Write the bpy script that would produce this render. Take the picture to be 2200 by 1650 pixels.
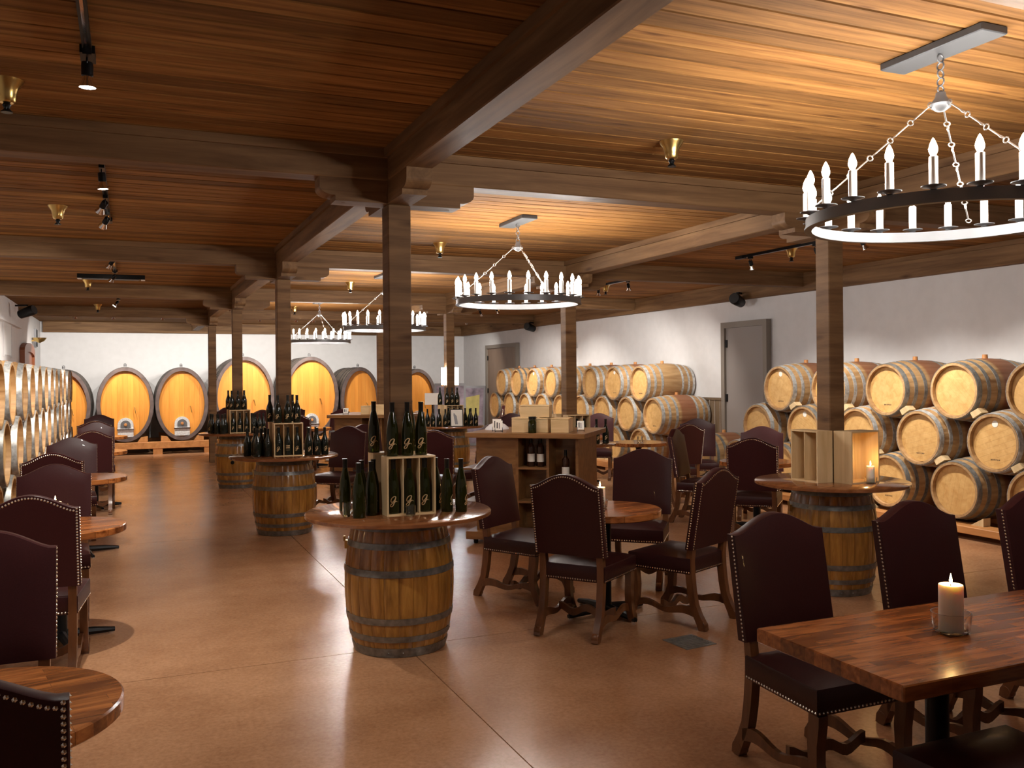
import bpy, bmesh, math, random
from mathutils import Vector, Matrix
for o in list(bpy.data.objects): bpy.data.objects.remove(o)
S = bpy.context.scene
COL = S.collection
PI = math.pi
R = math.radians
rnd = random.Random(7)

# ------------------------------------------------------------------ camera
th, roll, F, HOR = .4032, .0089, 1931.4, 808.4
cam_d = bpy.data.cameras.new('camera'); cam = bpy.data.objects.new('camera', cam_d); COL.objects.link(cam)
fw = Vector((math.sin(th), math.cos(th), 0)); ri = Vector((math.cos(th), -math.sin(th), 0)); dn = Vector((0, 0, -1))
r2 = ri*math.cos(roll) + dn*math.sin(roll); d2 = dn*math.cos(roll) - ri*math.sin(roll)
M = Matrix((r2, -d2, -fw)).transposed().to_4x4(); M.translation = (0, 0, 1.70)
cam.matrix_world = M
cam_d.sensor_width = 36; cam_d.lens = 36*F/2200; cam_d.shift_y = -(825-HOR)/2200
cam_d.clip_start = .05; cam_d.clip_end = 100
S.camera = cam
# ------------------------------------------------------------------ world, view
w = bpy.data.worlds.new('world'); S.world = w; w.use_nodes = True
w.node_tree.nodes['Background'].inputs[0].default_value = (.8, .85, 1, 1)
w.node_tree.nodes['Background'].inputs[1].default_value = .0
S.view_settings.view_transform = 'Standard'; S.view_settings.look = 'None'
S.view_settings.gamma = 1; S.view_settings.use_curve_mapping = False
S.view_settings.exposure = 0.98
BULB = 190.0       # chandelier bulb radiance
SPOT = .64         # track spot multiplier

# ------------------------------------------------------------------ materials
MATS = {}
def nodes(name):
    m = bpy.data.materials.new(name); m.use_nodes = True
    nt = m.node_tree; b = nt.nodes['Principled BSDF']; MATS[name] = m
    return m, nt, b
def N(nt, t, **k):
    n = nt.nodes.new(t)
    for a, v in k.items(): setattr(n, a, v)
    return n
def mat(name, col, rough=.5, metal=0, coat=0, emis=None, es=0, trans=0, ior=1.45, bump=0, bscale=60, var=0, alpha=1, sheen=0):
    m, nt, b = nodes(name)
    b.inputs['Base Color'].default_value = (*col, 1); b.inputs['Roughness'].default_value = rough
    b.inputs['Metallic'].default_value = metal; b.inputs['Coat Weight'].default_value = coat
    b.inputs['Transmission Weight'].default_value = trans; b.inputs['IOR'].default_value = ior
    if emis: b.inputs['Emission Color'].default_value = (*emis, 1); b.inputs['Emission Strength'].default_value = es
    if bump or var:
        tc = N(nt, 'ShaderNodeTexCoord'); no = N(nt, 'ShaderNodeTexNoise'); no.inputs['Scale'].default_value = bscale; no.inputs['Detail'].default_value = 5
        nt.links.new(tc.outputs['Object'], no.inputs['Vector'])
        if bump:
            bp = N(nt, 'ShaderNodeBump'); bp.inputs['Strength'].default_value = bump; bp.inputs['Distance'].default_value = .004
            nt.links.new(no.outputs['Fac'], bp.inputs['Height']); nt.links.new(bp.outputs['Normal'], b.inputs['Normal'])
        if var:
            rp = N(nt, 'ShaderNodeValToRGB'); rp.color_ramp.elements[0].position = .3; rp.color_ramp.elements[1].position = .7
            rp.color_ramp.elements[0].color = (*[c*(1-var) for c in col], 1); rp.color_ramp.elements[1].color = (*[min(1, c*(1+var)) for c in col], 1)
            nt.links.new(no.outputs['Fac'], rp.inputs[0]); nt.links.new(rp.outputs[0], b.inputs['Base Color'])
    return m
def wood(name, c0, c1, rough=.5, scale=(2, 22, 22), vmin=.75, vmax=1.2, bump=.25, coat=0, ring=True, knots=0, stain=None):
    m, nt, b = nodes(name); L = nt.links.new
    tc = N(nt, 'ShaderNodeTexCoord'); oi = N(nt, 'ShaderNodeObjectInfo')
    ml = N(nt, 'ShaderNodeMath', operation='MULTIPLY'); ml.inputs[1].default_value = 57.3; L(oi.outputs['Random'], ml.inputs[0])
    mp = N(nt, 'ShaderNodeMapping'); mp.inputs['Scale'].default_value = scale; L(tc.outputs['Object'], mp.inputs['Vector'])
    cx = N(nt, 'ShaderNodeCombineXYZ')
    for i in range(3): L(ml.outputs[0], cx.inputs[i])
    ad = N(nt, 'ShaderNodeVectorMath', operation='ADD'); L(mp.outputs[0], ad.inputs[0]); L(cx.outputs[0], ad.inputs[1])
    no = N(nt, 'ShaderNodeTexNoise'); no.inputs['Scale'].default_value = 1; no.inputs['Detail'].default_value = 7; no.inputs['Roughness'].default_value = .6; no.inputs['Distortion'].default_value = .5
    L(ad.outputs[0], no.inputs['Vector'])
    rp = N(nt, 'ShaderNodeValToRGB'); e = rp.color_ramp.elements; e[0].position = .32; e[1].position = .68
    e[0].color = (*c0, 1); e[1].color = (*c1, 1); L(no.outputs['Fac'], rp.inputs[0])
    out = rp.outputs[0]
    if knots:
        vo = N(nt, 'ShaderNodeTexVoronoi'); vo.inputs['Scale'].default_value = 1
        m2 = N(nt, 'ShaderNodeMapping'); m2.inputs['Scale'].default_value = knots; L(tc.outputs['Object'], m2.inputs['Vector'])
        a2 = N(nt, 'ShaderNodeVectorMath', operation='ADD'); L(m2.outputs[0], a2.inputs[0]); L(cx.outputs[0], a2.inputs[1]); L(a2.outputs[0], vo.inputs['Vector'])
        r3 = N(nt, 'ShaderNodeValToRGB'); r3.color_ramp.elements[0].position = .03; r3.color_ramp.elements[1].position = .16
        r3.color_ramp.elements[0].color = (.28, .2, .16, 1); r3.color_ramp.elements[1].color = (1, 1, 1, 1); L(vo.outputs['Distance'], r3.inputs[0])
        mx = N(nt, 'ShaderNodeMix', data_type='RGBA', blend_type='MULTIPLY'); mx.inputs[0].default_value = .8
        L(out, mx.inputs[6]); L(r3.outputs[0], mx.inputs[7]); out = mx.outputs[2]
    if stain:   # wine-stained band round the bung (local z near the middle)
        sx = N(nt, 'ShaderNodeSeparateXYZ'); L(tc.outputs['Object'], sx.inputs[0])
        mr = N(nt, 'ShaderNodeValToRGB'); ee = mr.color_ramp.elements; ee[0].position = .33; ee[0].color = (0, 0, 0, 1); ee[1].position = .37; ee[1].color = (1, 1, 1, 1)
        q = ee.new(.63); q.color = (1, 1, 1, 1); q = ee.new(.67); q.color = (0, 0, 0, 1)
        L(sx.outputs['Z'], mr.inputs[0])
        r2m = N(nt, 'ShaderNodeMath', operation='GREATER_THAN'); r2m.inputs[1].default_value = .35; L(oi.outputs['Random'], r2m.inputs[0])
        fm = N(nt, 'ShaderNodeMath', operation='MULTIPLY'); L(mr.outputs[0], fm.inputs[0]); L(r2m.outputs[0], fm.inputs[1])
        f2 = N(nt, 'ShaderNodeMath', operation='MULTIPLY'); L(fm.outputs[0], f2.inputs[0]); f2.inputs[1].default_value = .75
        mx = N(nt, 'ShaderNodeMix', data_type='RGBA'); L(f2.outputs[0], mx.inputs[0]); L(out, mx.inputs[6]); mx.inputs[7].default_value = (*stain, 1); out = mx.outputs[2]
    hs = N(nt, 'ShaderNodeHueSaturation'); mr = N(nt, 'ShaderNodeMapRange'); mr.inputs[3].default_value = vmin; mr.inputs[4].default_value = vmax
    m5 = N(nt, 'ShaderNodeMath', operation='MULTIPLY'); m5.inputs[1].default_value = 7.31; L(oi.outputs['Random'], m5.inputs[0])
    m6 = N(nt, 'ShaderNodeMath', operation='FRACT'); L(m5.outputs[0], m6.inputs[0])
    L(m6.outputs[0], mr.inputs[0]); L(mr.outputs[0], hs.inputs['Value']); L(out, hs.inputs['Color']); L(hs.outputs[0], b.inputs['Base Color'])
    b.inputs['Roughness'].default_value = rough; b.inputs['Coat Weight'].default_value = coat; b.inputs['Coat Roughness'].default_value = .08
    if rough >= .6: b.inputs['Specular IOR Level'].default_value = .2
    if bump:
        bp = N(nt, 'ShaderNodeBump'); bp.inputs['Strength'].default_value = bump; bp.inputs['Distance'].default_value = .003
        L(no.outputs['Fac'], bp.inputs['Height']); L(bp.outputs['Normal'], b.inputs['Normal'])
    return m

wood('cedar', (.150, .060, .0125), (.37, .172, .048), .85, (1.3, 26, 26), .55, 1.25, .3, knots=(1.6, 9, 9))
wood('beam', (.120, .060, .026), (.245, .135, .062), .6, (1.2, 1.2, 14), .9, 1.1, .25, knots=(1.5, 1.5, 5))
wood('beam_x', (.120, .060, .026), (.245, .135, .062), .6, (1.0, 14, 14), .9, 1.1, .25, knots=(1.3, 5, 5))
wood('beam_y', (.120, .060, .026), (.245, .135, .062), .6, (14, 1.0, 14), .9, 1.1, .25, knots=(5, 1.3, 5))
wood('oak_varnish', (.17, .064, .009), (.43, .20, .036), .26, (22, 22, 3), .8, 1.15, .2, coat=.5)
wood('oak_raw', (.36, .19, .075), (.60, .38, .18), .55, (16, 16, 2), .7, 1.05, .2, stain=(.24, .07, .035))
wood('oak_head', (.60, .33, .105), (.76, .47, .18), .5, (14, 14, 1.5), .8, 1.08, .1)
wood('cask_head', (.70, .255, .034), (.80, .33, .055), .42, (11, 11, 1.2), .92, 1.08, .1)
wood('cask_side', (.10, .075, .06), (.22, .17, .13), .6, (6, 1.0, 6), .85, 1.1, .4)
wood('chair_wood', (.085, .028, .008), (.19, .070, .022), .35, (14, 14, 3), .85, 1.1, .1, coat=.3)
wood('table_wood', (.17, .055, .018), (.30, .115, .042), .2, (3, 16, 16), .9, 1.1, .05, coat=.6)
wood('counter', (.17, .075, .022), (.31, .15, .052), .4, (3, 14, 14), .9, 1.1, .1, coat=.2)
wood('pine', (.58, .40, .20), (.76, .57, .33), .5, (14, 14, 1.6), .9, 1.08, .1)
wood('pine_box', (.60, .41, .20), (.76, .56, .31), .55, (2, 12, 12), .92, 1.08, .1)
wood('rack_wood', (.42, .17, .05), (.62, .28, .09), .5, (9, 1.2, 9), .9, 1.1, .15)
wood('wainscot', (.13, .085, .05), (.22, .15, .09), .5, (12, 12, 1.2), .85, 1.12, .15)
wood('door_brown', (.20, .13, .09), (.25, .17, .12), .45, (8, 8, 1), .95, 1.05, .05)
wood('door_red', (.22, .065, .025), (.32, .10, .04), .4, (8, 8, 1), .95, 1.05, .1)
mat('door_grey', (.27, .235, .22), .45, bump=.05)
mat('door_frame', (.22, .185, .155), .45)
mat('plaster', (.72, .71, .72), .55, bump=.12, bscale=7, var=.03)
mat('leather', (.042, .0085, .0095), .43, coat=.03, bump=.08, bscale=160, var=.12)
mat('leather_seat', (.036, .0085, .0085), .38, coat=.06, bump=.1, bscale=120, var=.15)
mat('brass_nail', (.82, .76, .66), .22, 1)
mat('black_metal', (.012, .012, .013), .38, .6)
mat('iron', (.20, .20, .205), .45, .6)
mat('plate_grey', (.07, .072, .075), .5, .3)
mat('chain_metal', (.55, .52, .48), .35, .9)
mat('galv', (.52, .515, .50), .42, .45, bump=.2, bscale=25, var=.35)
mat('hoop_dark', (.26, .255, .24), .42, .5, bump=.2, bscale=25, var=.3)
mat('hoop_table', (.20, .20, .19), .36, .7, bump=.2, bscale=25, var=.35)
mat('cask_hoop', (.075, .065, .06), .45, .6)
mat('cask_rim', (.115, .082, .075), .5, var=.3, bscale=8)
mat('brass', (.65, .45, .16), .28, 1)
mat('chrome', (.8, .8, .82), .15, 1)
mat('silver_door', (.85, .85, .85), .3, .4, bump=.6, bscale=40, var=.3)
mat('wax', (.95, .90, .78), .45)
_w = MATS['wax'].node_tree.nodes['Principled BSDF']; _w.inputs['Subsurface Weight'].default_value = .5; _w.inputs['Subsurface Radius'].default_value = (.03, .018, .01); _w.inputs['Subsurface Scale'].default_value = 1
mat('sleeve', (.9, .88, .82), .5)
mat('bulb', (1, 1, 1), .3, emis=(1, .955, .90), es=BULB)
mat('flame', (1, .8, .4), .4, emis=(1, .62, .2), es=60)
mat('lamp_face', (1, 1, 1), .3, emis=(1, .9, .75), es=40)
mat('lamp_tube', (1, 1, 1), .3, emis=(.92, .95, 1), es=26)
mat('glass', (.95, .97, .96), .03, trans=1, ior=1.45)
mat('bottle_green', (.022, .026, .002), .05, trans=.5, ior=1.45)
mat('bottle_dark', (.010, .013, .009), .08)
mat('bottle_brown', (.035, .012, .006), .1)
mat('foil', (.012, .013, .012), .3, .3)
mat('label_gold', (.78, .55, .30), .35, .6)
mat('paper', (.86, .83, .76), .6)
mat('ink', (.03, .028, .027), .6)
mat('stamp', (.17, .10, .05), .7)
mat('art_purple', (.33, .27, .33), .6, var=.5, bscale=5)
mat('art_yellow', (.72, .62, .22), .6, var=.15, bscale=6)
mat('white_plastic', (.8, .8, .79), .35)
mat('grey_plastic', (.3, .3, .32), .4)
mat('joint_filler', (.075, .058, .045), .7)
mat('cloth', (.8, .8, .82), .8)

for q in ('leather', 'leather_seat'): MATS[q].node_tree.nodes['Principled BSDF'].inputs['Specular IOR Level'].default_value = .32
def floor_mat():
    m, nt, b = nodes('concrete'); L = nt.links.new
    tc = N(nt, 'ShaderNodeTexCoord'); ge = N(nt, 'ShaderNodeNewGeometry')
    n1 = N(nt, 'ShaderNodeTexNoise'); n1.inputs['Scale'].default_value = 1.1; n1.inputs['Detail'].default_value = 6; n1.inputs['Roughness'].default_value = .65; L(ge.outputs['Position'], n1.inputs['Vector'])
    n2 = N(nt, 'ShaderNodeTexNoise'); n2.inputs['Scale'].default_value = 42; n2.inputs['Detail'].default_value = 5; n2.inputs['Roughness'].default_value = .7; L(ge.outputs['Position'], n2.inputs['Vector'])
    rp = N(nt, 'ShaderNodeValToRGB'); e = rp.color_ramp.elements; e[0].position = .3; e[0].color = (.33, .160, .078, 1); e[1].position = .72; e[1].color = (.54, .295, .160, 1)
    L(n1.outputs['Fac'], rp.inputs[0])
    r2 = N(nt, 'ShaderNodeValToRGB'); e = r2.color_ramp.elements; e[0].position = .3; e[0].color = (.72, .68, .64, 1); e[1].position = .65; e[1].color = (1.1, 1.08, 1.05, 1)
    L(n2.outputs['Fac'], r2.inputs[0])
    mx = N(nt, 'ShaderNodeMix', data_type='RGBA', blend_type='MULTIPLY'); mx.inputs[0].default_value = .8; L(rp.outputs[0], mx.inputs[6]); L(r2.outputs[0], mx.inputs[7])
    L(mx.outputs[2], b.inputs['Base Color'])
    mr = N(nt, 'ShaderNodeMapRange'); mr.inputs[3].default_value = .23; mr.inputs[4].default_value = .27; L(n1.outputs['Fac'], mr.inputs[0]); L(mr.outputs[0], b.inputs['Roughness'])
    bp = N(nt, 'ShaderNodeBump'); bp.inputs['Strength'].default_value = .06; bp.inputs['Distance'].default_value = .002; L(n2.outputs['Fac'], bp.inputs['Height']); L(bp.outputs['Normal'], b.inputs['Normal'])
    b.inputs['Specular IOR Level'].default_value = .6
floor_mat()
def block_mat():   # glued-up strip timber for table tops
    m, nt, b = nodes('butcher_block'); L = nt.links.new
    tc = N(nt, 'ShaderNodeTexCoord')
    br = N(nt, 'ShaderNodeTexBrick'); br.inputs['Scale'].default_value = 1; br.inputs['Brick Width'].default_value = .34; br.inputs['Row Height'].default_value = .042; br.inputs['Mortar Size'].default_value = .0007
    br.inputs['Color1'].default_value = (.40, .36, .34, 1); br.inputs['Color2'].default_value = (1, 1, 1, 1); br.inputs['Mortar'].default_value = (.35, .35, .35, 1); br.offset = .37
    L(tc.outputs['Object'], br.inputs['Vector'])
    mp = N(nt, 'ShaderNodeMapping'); mp.inputs['Scale'].default_value = (5, 42, 42); L(tc.outputs['Object'], mp.inputs['Vector'])
    no = N(nt, 'ShaderNodeTexNoise'); no.inputs['Scale'].default_value = 1; no.inputs['Detail'].default_value = 6; no.inputs['Distortion'].default_value = .4; L(mp.outputs[0], no.inputs['Vector'])
    rp = N(nt, 'ShaderNodeValToRGB'); e = rp.color_ramp.elements; e[0].position = .3; e[0].color = (.24, .066, .015, 1); e[1].position = .68; e[1].color = (.62, .22, .058, 1)
    L(no.outputs['Fac'], rp.inputs[0])
    mx = N(nt, 'ShaderNodeMix', data_type='RGBA', blend_type='MULTIPLY'); mx.inputs[0].default_value = .95; L(rp.outputs[0], mx.inputs[6]); L(br.outputs['Color'], mx.inputs[7])
    L(mx.outputs[2], b.inputs['Base Color']); b.inputs['Roughness'].default_value = .25; b.inputs['Coat Weight'].default_value = .3; b.inputs['Coat Roughness'].default_value = .1
block_mat()

# ------------------------------------------------------------------ mesh helpers
class MB:
    def __init__(s): s.v = []; s.f = []
    def add(s, vs, fs):
        k = len(s.v); s.v += [tuple(v) for v in vs]; s.f += [tuple(k+i for i in f) for f in fs]; return s
    def box(s, x0, x1, y0, y1, z0, z1):
        vs = [(x, y, z) for x in (x0, x1) for y in (y0, y1) for z in (z0, z1)]
        return s.add(vs, [(0, 1, 3, 2), (4, 6, 7, 5), (0, 4, 5, 1), (2, 3, 7, 6), (0, 2, 6, 4), (1, 5, 7, 3)])
    def cbox(s, c, d): return s.box(c[0]-d[0]/2, c[0]+d[0]/2, c[1]-d[1]/2, c[1]+d[1]/2, c[2]-d[2]/2, c[2]+d[2]/2)
    def bbox(s, x0, x1, y0, y1, z0, z1, b=.004):      # bevelled box
        vs = []; 
        for z, k in ((z0, b), (z0+b, 0), (z1-b, 0), (z1, b)):
            X0, X1, Y0, Y1 = x0+k, x1-k, y0+k, y1-k
            c = b
            vs += [(X0+c, Y0, z), (X1-c, Y0, z), (X1, Y0+c, z), (X1, Y1-c, z), (X1-c, Y1, z), (X0+c, Y1, z), (X0, Y1-c, z), (X0, Y0+c, z)]
        fs = [tuple(range(7, -1, -1)), tuple(range(24, 32))]
        for l in range(3):
            for i in range(8): a = l*8+i; c2 = l*8+(i+1) % 8; fs.append((a, c2, c2+8, a+8))
        return s.add(vs, fs)
    def lathe(s, prof, n=24, cx=0, cy=0, cap0=False, cap1=False, sx=1, sy=1):
        vs = [(cx+r*sx*math.cos(2*PI*i/n), cy+r*sy*math.sin(2*PI*i/n), z) for r, z in prof for i in range(n)]
        fs = [(l*n+i, l*n+(i+1) % n, (l+1)*n+(i+1) % n, (l+1)*n+i) for l in range(len(prof)-1) for i in range(n)]
        if cap0: fs.append(tuple(range(n-1, -1, -1)))
        if cap1: fs.append(tuple(range((len(prof)-1)*n, len(prof)*n)))
        return s.add(vs, fs)
    def prism(s, pts, a0, a1, axis='y'):
        n = len(pts)
        def P(p, a): return {'y': (p[0], a, p[1]), 'x': (a, p[0], p[1]), 'z': (p[0], p[1], a)}[axis]
        vs = [P(p, a0) for p in pts] + [P(p, a1) for p in pts]
        return s.add(vs, [tuple(range(n-1, -1, -1)), tuple(range(n, 2*n))] + [(i, (i+1) % n, n+(i+1) % n, n+i) for i in range(n)])
    def tube(s, path, rad, n=8, caps=True, sq=None):
        P = [Vector(p) for p in path]; rings = []
        up = Vector((0, 0, 1)); 
        for i, p in enumerate(P):
            t = (P[min(i+1, len(P)-1)]-P[max(i-1, 0)]).normalized()
            a = t.cross(up); 
            if a.length < 1e-3: a = t.cross(Vector((1, 0, 0)))
            a.normalize(); b = a.cross(t)
            r = rad[i] if isinstance(rad, (list, tuple)) else rad
            rings.append([p + a*r*math.cos(2*PI*k/n) + b*r*math.sin(2*PI*k/n) for k in range(n)])
        vs = [v for rg in rings for v in rg]; m = len(P)
        fs = [(l*n+i, l*n+(i+1) % n, (l+1)*n+(i+1) % n, (l+1)*n+i) for l in range(m-1) for i in range(n)]
        if caps: fs += [tuple(range(n-1, -1, -1)), tuple(range((m-1)*n, m*n))]
        return s.add(vs, fs)
    def ribbon(s, path, wx, dep):   # square-section bar in the y-z plane, wx wide in x; path (x, y, z), dep per point
        vs = []
        for i, p in enumerate(path):
            a = path[max(i-1, 0)]; c = path[min(i+1, len(path)-1)]
            t = Vector((c[1]-a[1], c[2]-a[2])).normalized(); nn = Vector((-t.y, t.x)); d = dep[i]/2
            for sx, sn in ((-1, -1), (1, -1), (1, 1), (-1, 1)):
                vs.append((p[0]+sx*wx/2, p[1]+nn.x*d*sn, p[2]+nn.y*d*sn))
        m = len(path)
        fs = [(l*4+i, l*4+(i+1) % 4, (l+1)*4+(i+1) % 4, (l+1)*4+i) for l in range(m-1) for i in range(4)] + [(3, 2, 1, 0), tuple(range((m-1)*4, m*4))]
        return s.add(vs, fs)
    def torus(s, c, R_, r, ax, n=10, k=5):
        ax = Vector(ax).normalized(); a = ax.orthogonal().normalized(); b = ax.cross(a); c = Vector(c)
        vs = []
        for i in range(n):
            d = a*math.cos(2*PI*i/n)+b*math.sin(2*PI*i/n)
            for j in range(k): vs.append(c + d*(R_+r*math.cos(2*PI*j/k)) + ax*r*math.sin(2*PI*j/k))
        return s.add(vs, [(i*k+j, ((i+1) % n)*k+j, ((i+1) % n)*k+(j+1) % k, i*k+(j+1) % k) for i in range(n) for j in range(k)])
    def mesh(s, name, m=None, smooth=False):
        me = bpy.data.meshes.new(name); me.from_pydata(s.v, [], s.f)
        bm = bmesh.new(); bm.from_mesh(me); bmesh.ops.recalc_face_normals(bm, faces=bm.faces); bm.to_mesh(me); bm.free()
        if m: me.materials.append(MATS[m])
        if smooth:
            me.polygons.foreach_set('use_smooth', [True]*len(me.polygons))
            try: me.set_sharp_from_angle(angle=R(38))
            except Exception: pass
        me.update(); return me
def obj(name, me, parent=None, loc=(0, 0, 0), rot=(0, 0, 0), kind=None):
    o = bpy.data.objects.new(name, me); COL.objects.link(o); o.location = loc; o.rotation_euler = rot
    if parent: o.parent = parent
    if kind: o['kind'] = kind
    return o
def tag(o, label, cat, group=None):
    o['label'] = label; o['category'] = cat
    if group: o['group'] = group
    return o
def thing(name, label, cat, loc=(0, 0, 0), rz=0, group=None, rot=None):
    o = bpy.data.objects.new(name, None); COL.objects.link(o); o.empty_display_size = .1
    o.location = loc; o.rotation_euler = rot or (0, 0, rz); return tag(o, label, cat, group)
def struct(name, me, loc=(0, 0, 0)):
    return obj(name, me, None, loc, kind='structure')
def build(kit, root):     # kit: (name, mesh, loc, rot, kind, [sub-parts])
    for k in kit:
        o = obj(k[0], k[1], root, k[2] if len(k) > 2 else (0, 0, 0), k[3] if len(k) > 3 else (0, 0, 0), k[4] if len(k) > 4 else None)
        if len(k) > 5: build(k[5], o)
    return root

# ------------------------------------------------------------------ dimensions of the room
XL, XR, YF, YB, ZC = -1.95, 8.9, -3.2, 24.4, 3.125
AX_, BX_ = 1.578, 5.108
ROWS = [5.556, 10.146, 14.736, 19.326]
ZB = 2.93        # underside of beams
# floor: slabs between saw-cut joints
fl = struct('floor', MB().box(XL, XR, YF, YB, -.2, -.012).mesh('floor', 'joint_filler'))
xs = [XL, 1.6, 5.12, XR]; ys = [YF, .95] + [5.5, 10.1, 14.7, 19.3] + [YB]; g = .003
for i in range(3):
    for j in range(len(ys)-1):
        obj('concrete_slab', MB().box(xs[i]+g, xs[i+1]-g, ys[j]+g, ys[j+1]-g, -.012, 0).mesh('slab', 'concrete'), fl)
# walls
struct('wall_left', MB().box(XL-.2, XL, YF, YB, -.2, 3.4).mesh('wl', 'plaster'))
WR = struct('wall_right', MB().box(XR, XR+.2, YF, YB, -.2, 3.4).mesh('wr', 'plaster'))
struct('wall_back', MB().box(XL-.2, XR+.2, YB, YB+.2, -.2, 3.4).mesh('wb', 'plaster'))
struct('wall_front', MB().box(XL-.2, XR+.2, YF-.2, YF, -.2, 3.4).mesh('wf', 'plaster'))  # unseen wall behind the camera, added to contain and bounce the light
struct('trim_1', MB().box(XL, XL+.07, YF, 19.7, 2.70, 2.74).box(XL, XL+.05, YF, 19.7, 2.74, ZC).mesh('tr', 'plaster'))
struct('baseboard_back', MB().box(XL, XR, YB-.02, YB, 0, .14).mesh('bb', 'wainscot'))
wb = MB().box(XR-.012, XR, YF, 10.85, 0, 1.28).box(XR-.012, XR, 12.95, 20.25, 0, 1.1).mesh('wp', 'wainscot')
obj('wainscot_panel', wb, WR)
bd = MB().prism([(-.066, 0), (-.07, -.004), (-.07, -.014), (.07, -.014), (.07, -.004), (.066, 0)][::-1], 0, 1.28, 'z').mesh('wboard', 'wainscot')
for k in range(6): obj('wainscot_board', bd, WR, (XR-.002, 12.13+k*.142, 0), (0, 0, PI/2))
bd2 = MB().prism([(-.066, 0), (-.07, -.004), (-.07, -.014), (.07, -.014), (.07, -.004), (.066, 0)][::-1], 0, 1.0, 'z').mesh('wboard2', 'wainscot')
for k in range(10): obj('wainscot_board', bd2, WR, (XR-.002, 22.62+k*.142, 0), (0, 0, PI/2))
obj('wainscot_cap', MB().box(XR-.022, XR, 12.05, 12.95, 1.28, 1.32).mesh('wcap', 'wainscot'), WR)
# ceiling: boards laid across the room
CE = struct('ceiling', MB().box(XL-.2, XR+.2, YF-.2, YB+.2, ZC+.02, ZC+.25).mesh('ceil', 'beam'))
PW = .152
def plank_mesh(L):
    w2 = PW/2
    return MB().prism([(-w2+.004, .02), (-w2+.004, .011), (-w2+.008, 0), (w2-.008, 0), (w2-.004, .011), (w2-.004, .02)], -L/2, L/2, 'x').mesh('plank', 'cedar')
bays = [(XL, AX_), (AX_, BX_), (BX_, XR)]
pm = [plank_mesh(b-a) for a, b in bays]
y = 1.55; far = [MB(), MB(), MB()]
while y < YB:
    for i, (a, b) in enumerate(bays):
        if y < 14.5: obj('plank', pm[i], CE, ((a+b)/2, y, ZC))
        else:
            w2 = PW/2; L = b-a
            far[i].prism([(y-w2+.0005, ZC+.02), (y-w2+.0005, ZC+.013), (y-w2+.009, ZC), (y+w2-.009, ZC), (y+w2-.0005, ZC+.013), (y+w2-.0005, ZC+.02)], a, b, 'x')
    y += PW
for i in range(3): obj('planks_beyond', far[i].mesh('pf', 'cedar'), CE, kind='stuff')
obj('planks_behind', MB().box(XL, XR, YF, 1.47, ZC, ZC+.02).mesh('pbk', 'cedar'), CE, kind='stuff')

# ------------------------------------------------------------------ beams and columns
BW = .17
def beam(name, label, x0, x1, y0, y1, z0, axis, strips, group=None, m=None):
    t = thing(name, label, 'beam', ((x0+x1)/2, (y0+y1)/2, z0), 0, group)
    dx, dy = (x1-x0)/2, (y1-y0)/2
    obj('timber', MB().bbox(-dx, dx, -dy, dy, 0, ZC-z0-.001, .006).mesh('bm', m or ('beam_x' if axis == 'x' else 'beam_y')), t)
    for sgn in strips:
        h = ZC-z0
        if axis == 'x': me = MB().box(-dx, dx, sgn*dy, sgn*(dy+.022), h-.055, h-.001)
        else: me = MB().box(sgn*dx, sgn*(dx+.022), -dy, dy, h-.055, h-.001)
        obj('ledger_strip', me.mesh('st', 'beam_x' if axis == 'x' else 'beam_y'), t)
    return t
ordn = ['by the barrel table with green bottles', 'by the second barrel table along the aisle', 'by the third barrel table along the aisle', 'nearest the oval casks']
h = BW/2
for k, Y in enumerate(ROWS):
    beam('cross_beam', 'brown timber cross beam over the columns ' + ordn[k], XL+.002, XR-.12, Y-h, Y+h, ZB, 'x', (-1, 1), 'cross beams')
beam('cross_beam', 'brown timber cross beam before the first row of columns', XL+.002, XR-.12, 1.90, 2.13, ZB, 'x', (), 'cross beams')
for X, nm in ((AX_, 'row of columns with bottle displays'), (BX_, 'row of columns nearer the grey doors')):
    e0 = YF
    for k, Y in enumerate(ROWS + [YB-.1]):
        if k == 0: y0, y1 = 2.15, Y-h-.024
        else: y0, y1 = e0, (Y-h-.024 if k < 4 else Y)
        beam('long_beam', ('brown timber lengthwise beam on the %s, ' % nm) + ['first span', 'second span', 'third span', 'fourth span', 'span meeting the back wall'][k], X-h, X+h, y0, y1, ZB, 'y', (-1, 1), 'lengthwise beams')
        e0 = Y+h+.024
beam('wall_beam', 'brown timber beam along the top of the white barrel wall', XR-.115, XR-.001, YF, YB-.12, 2.865, 'y', (-1,))
beam('wall_beam', 'dark timber beam along the top of the back wall over the casks', XL+.06, XR, YB-.115, YB-.001, 2.865, 'x', ())
def corbel_mesh():
    pr = [(.085, .0), (.085, .143), (.50, .143), (.50, .085)]
    for k in range(1, 8):
        a = PI/2*k/8; pr.append((.50-.085*(1-math.cos(a)), .085-.052*math.sin(a)))
    pr += [(.415, .033), (.405, .033), (.405, 0)]
    return MB().prism(pr, -.078, .078, 'y').mesh('corbel', 'beam_x')
cm = corbel_mesh(); plug = MB().lathe([(.012, -.001), (.012, .001)], 10, cap0=True, cap1=True).mesh('plug', 'beam')
post_me = MB().bbox(-.074, .074, -.074, .074, 0, 2.787, .006).mesh('post', 'beam')
cap_me = MB().box(-.085, .085, -.085, .085, 2.787, ZB).mesh('cap', 'beam')
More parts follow.
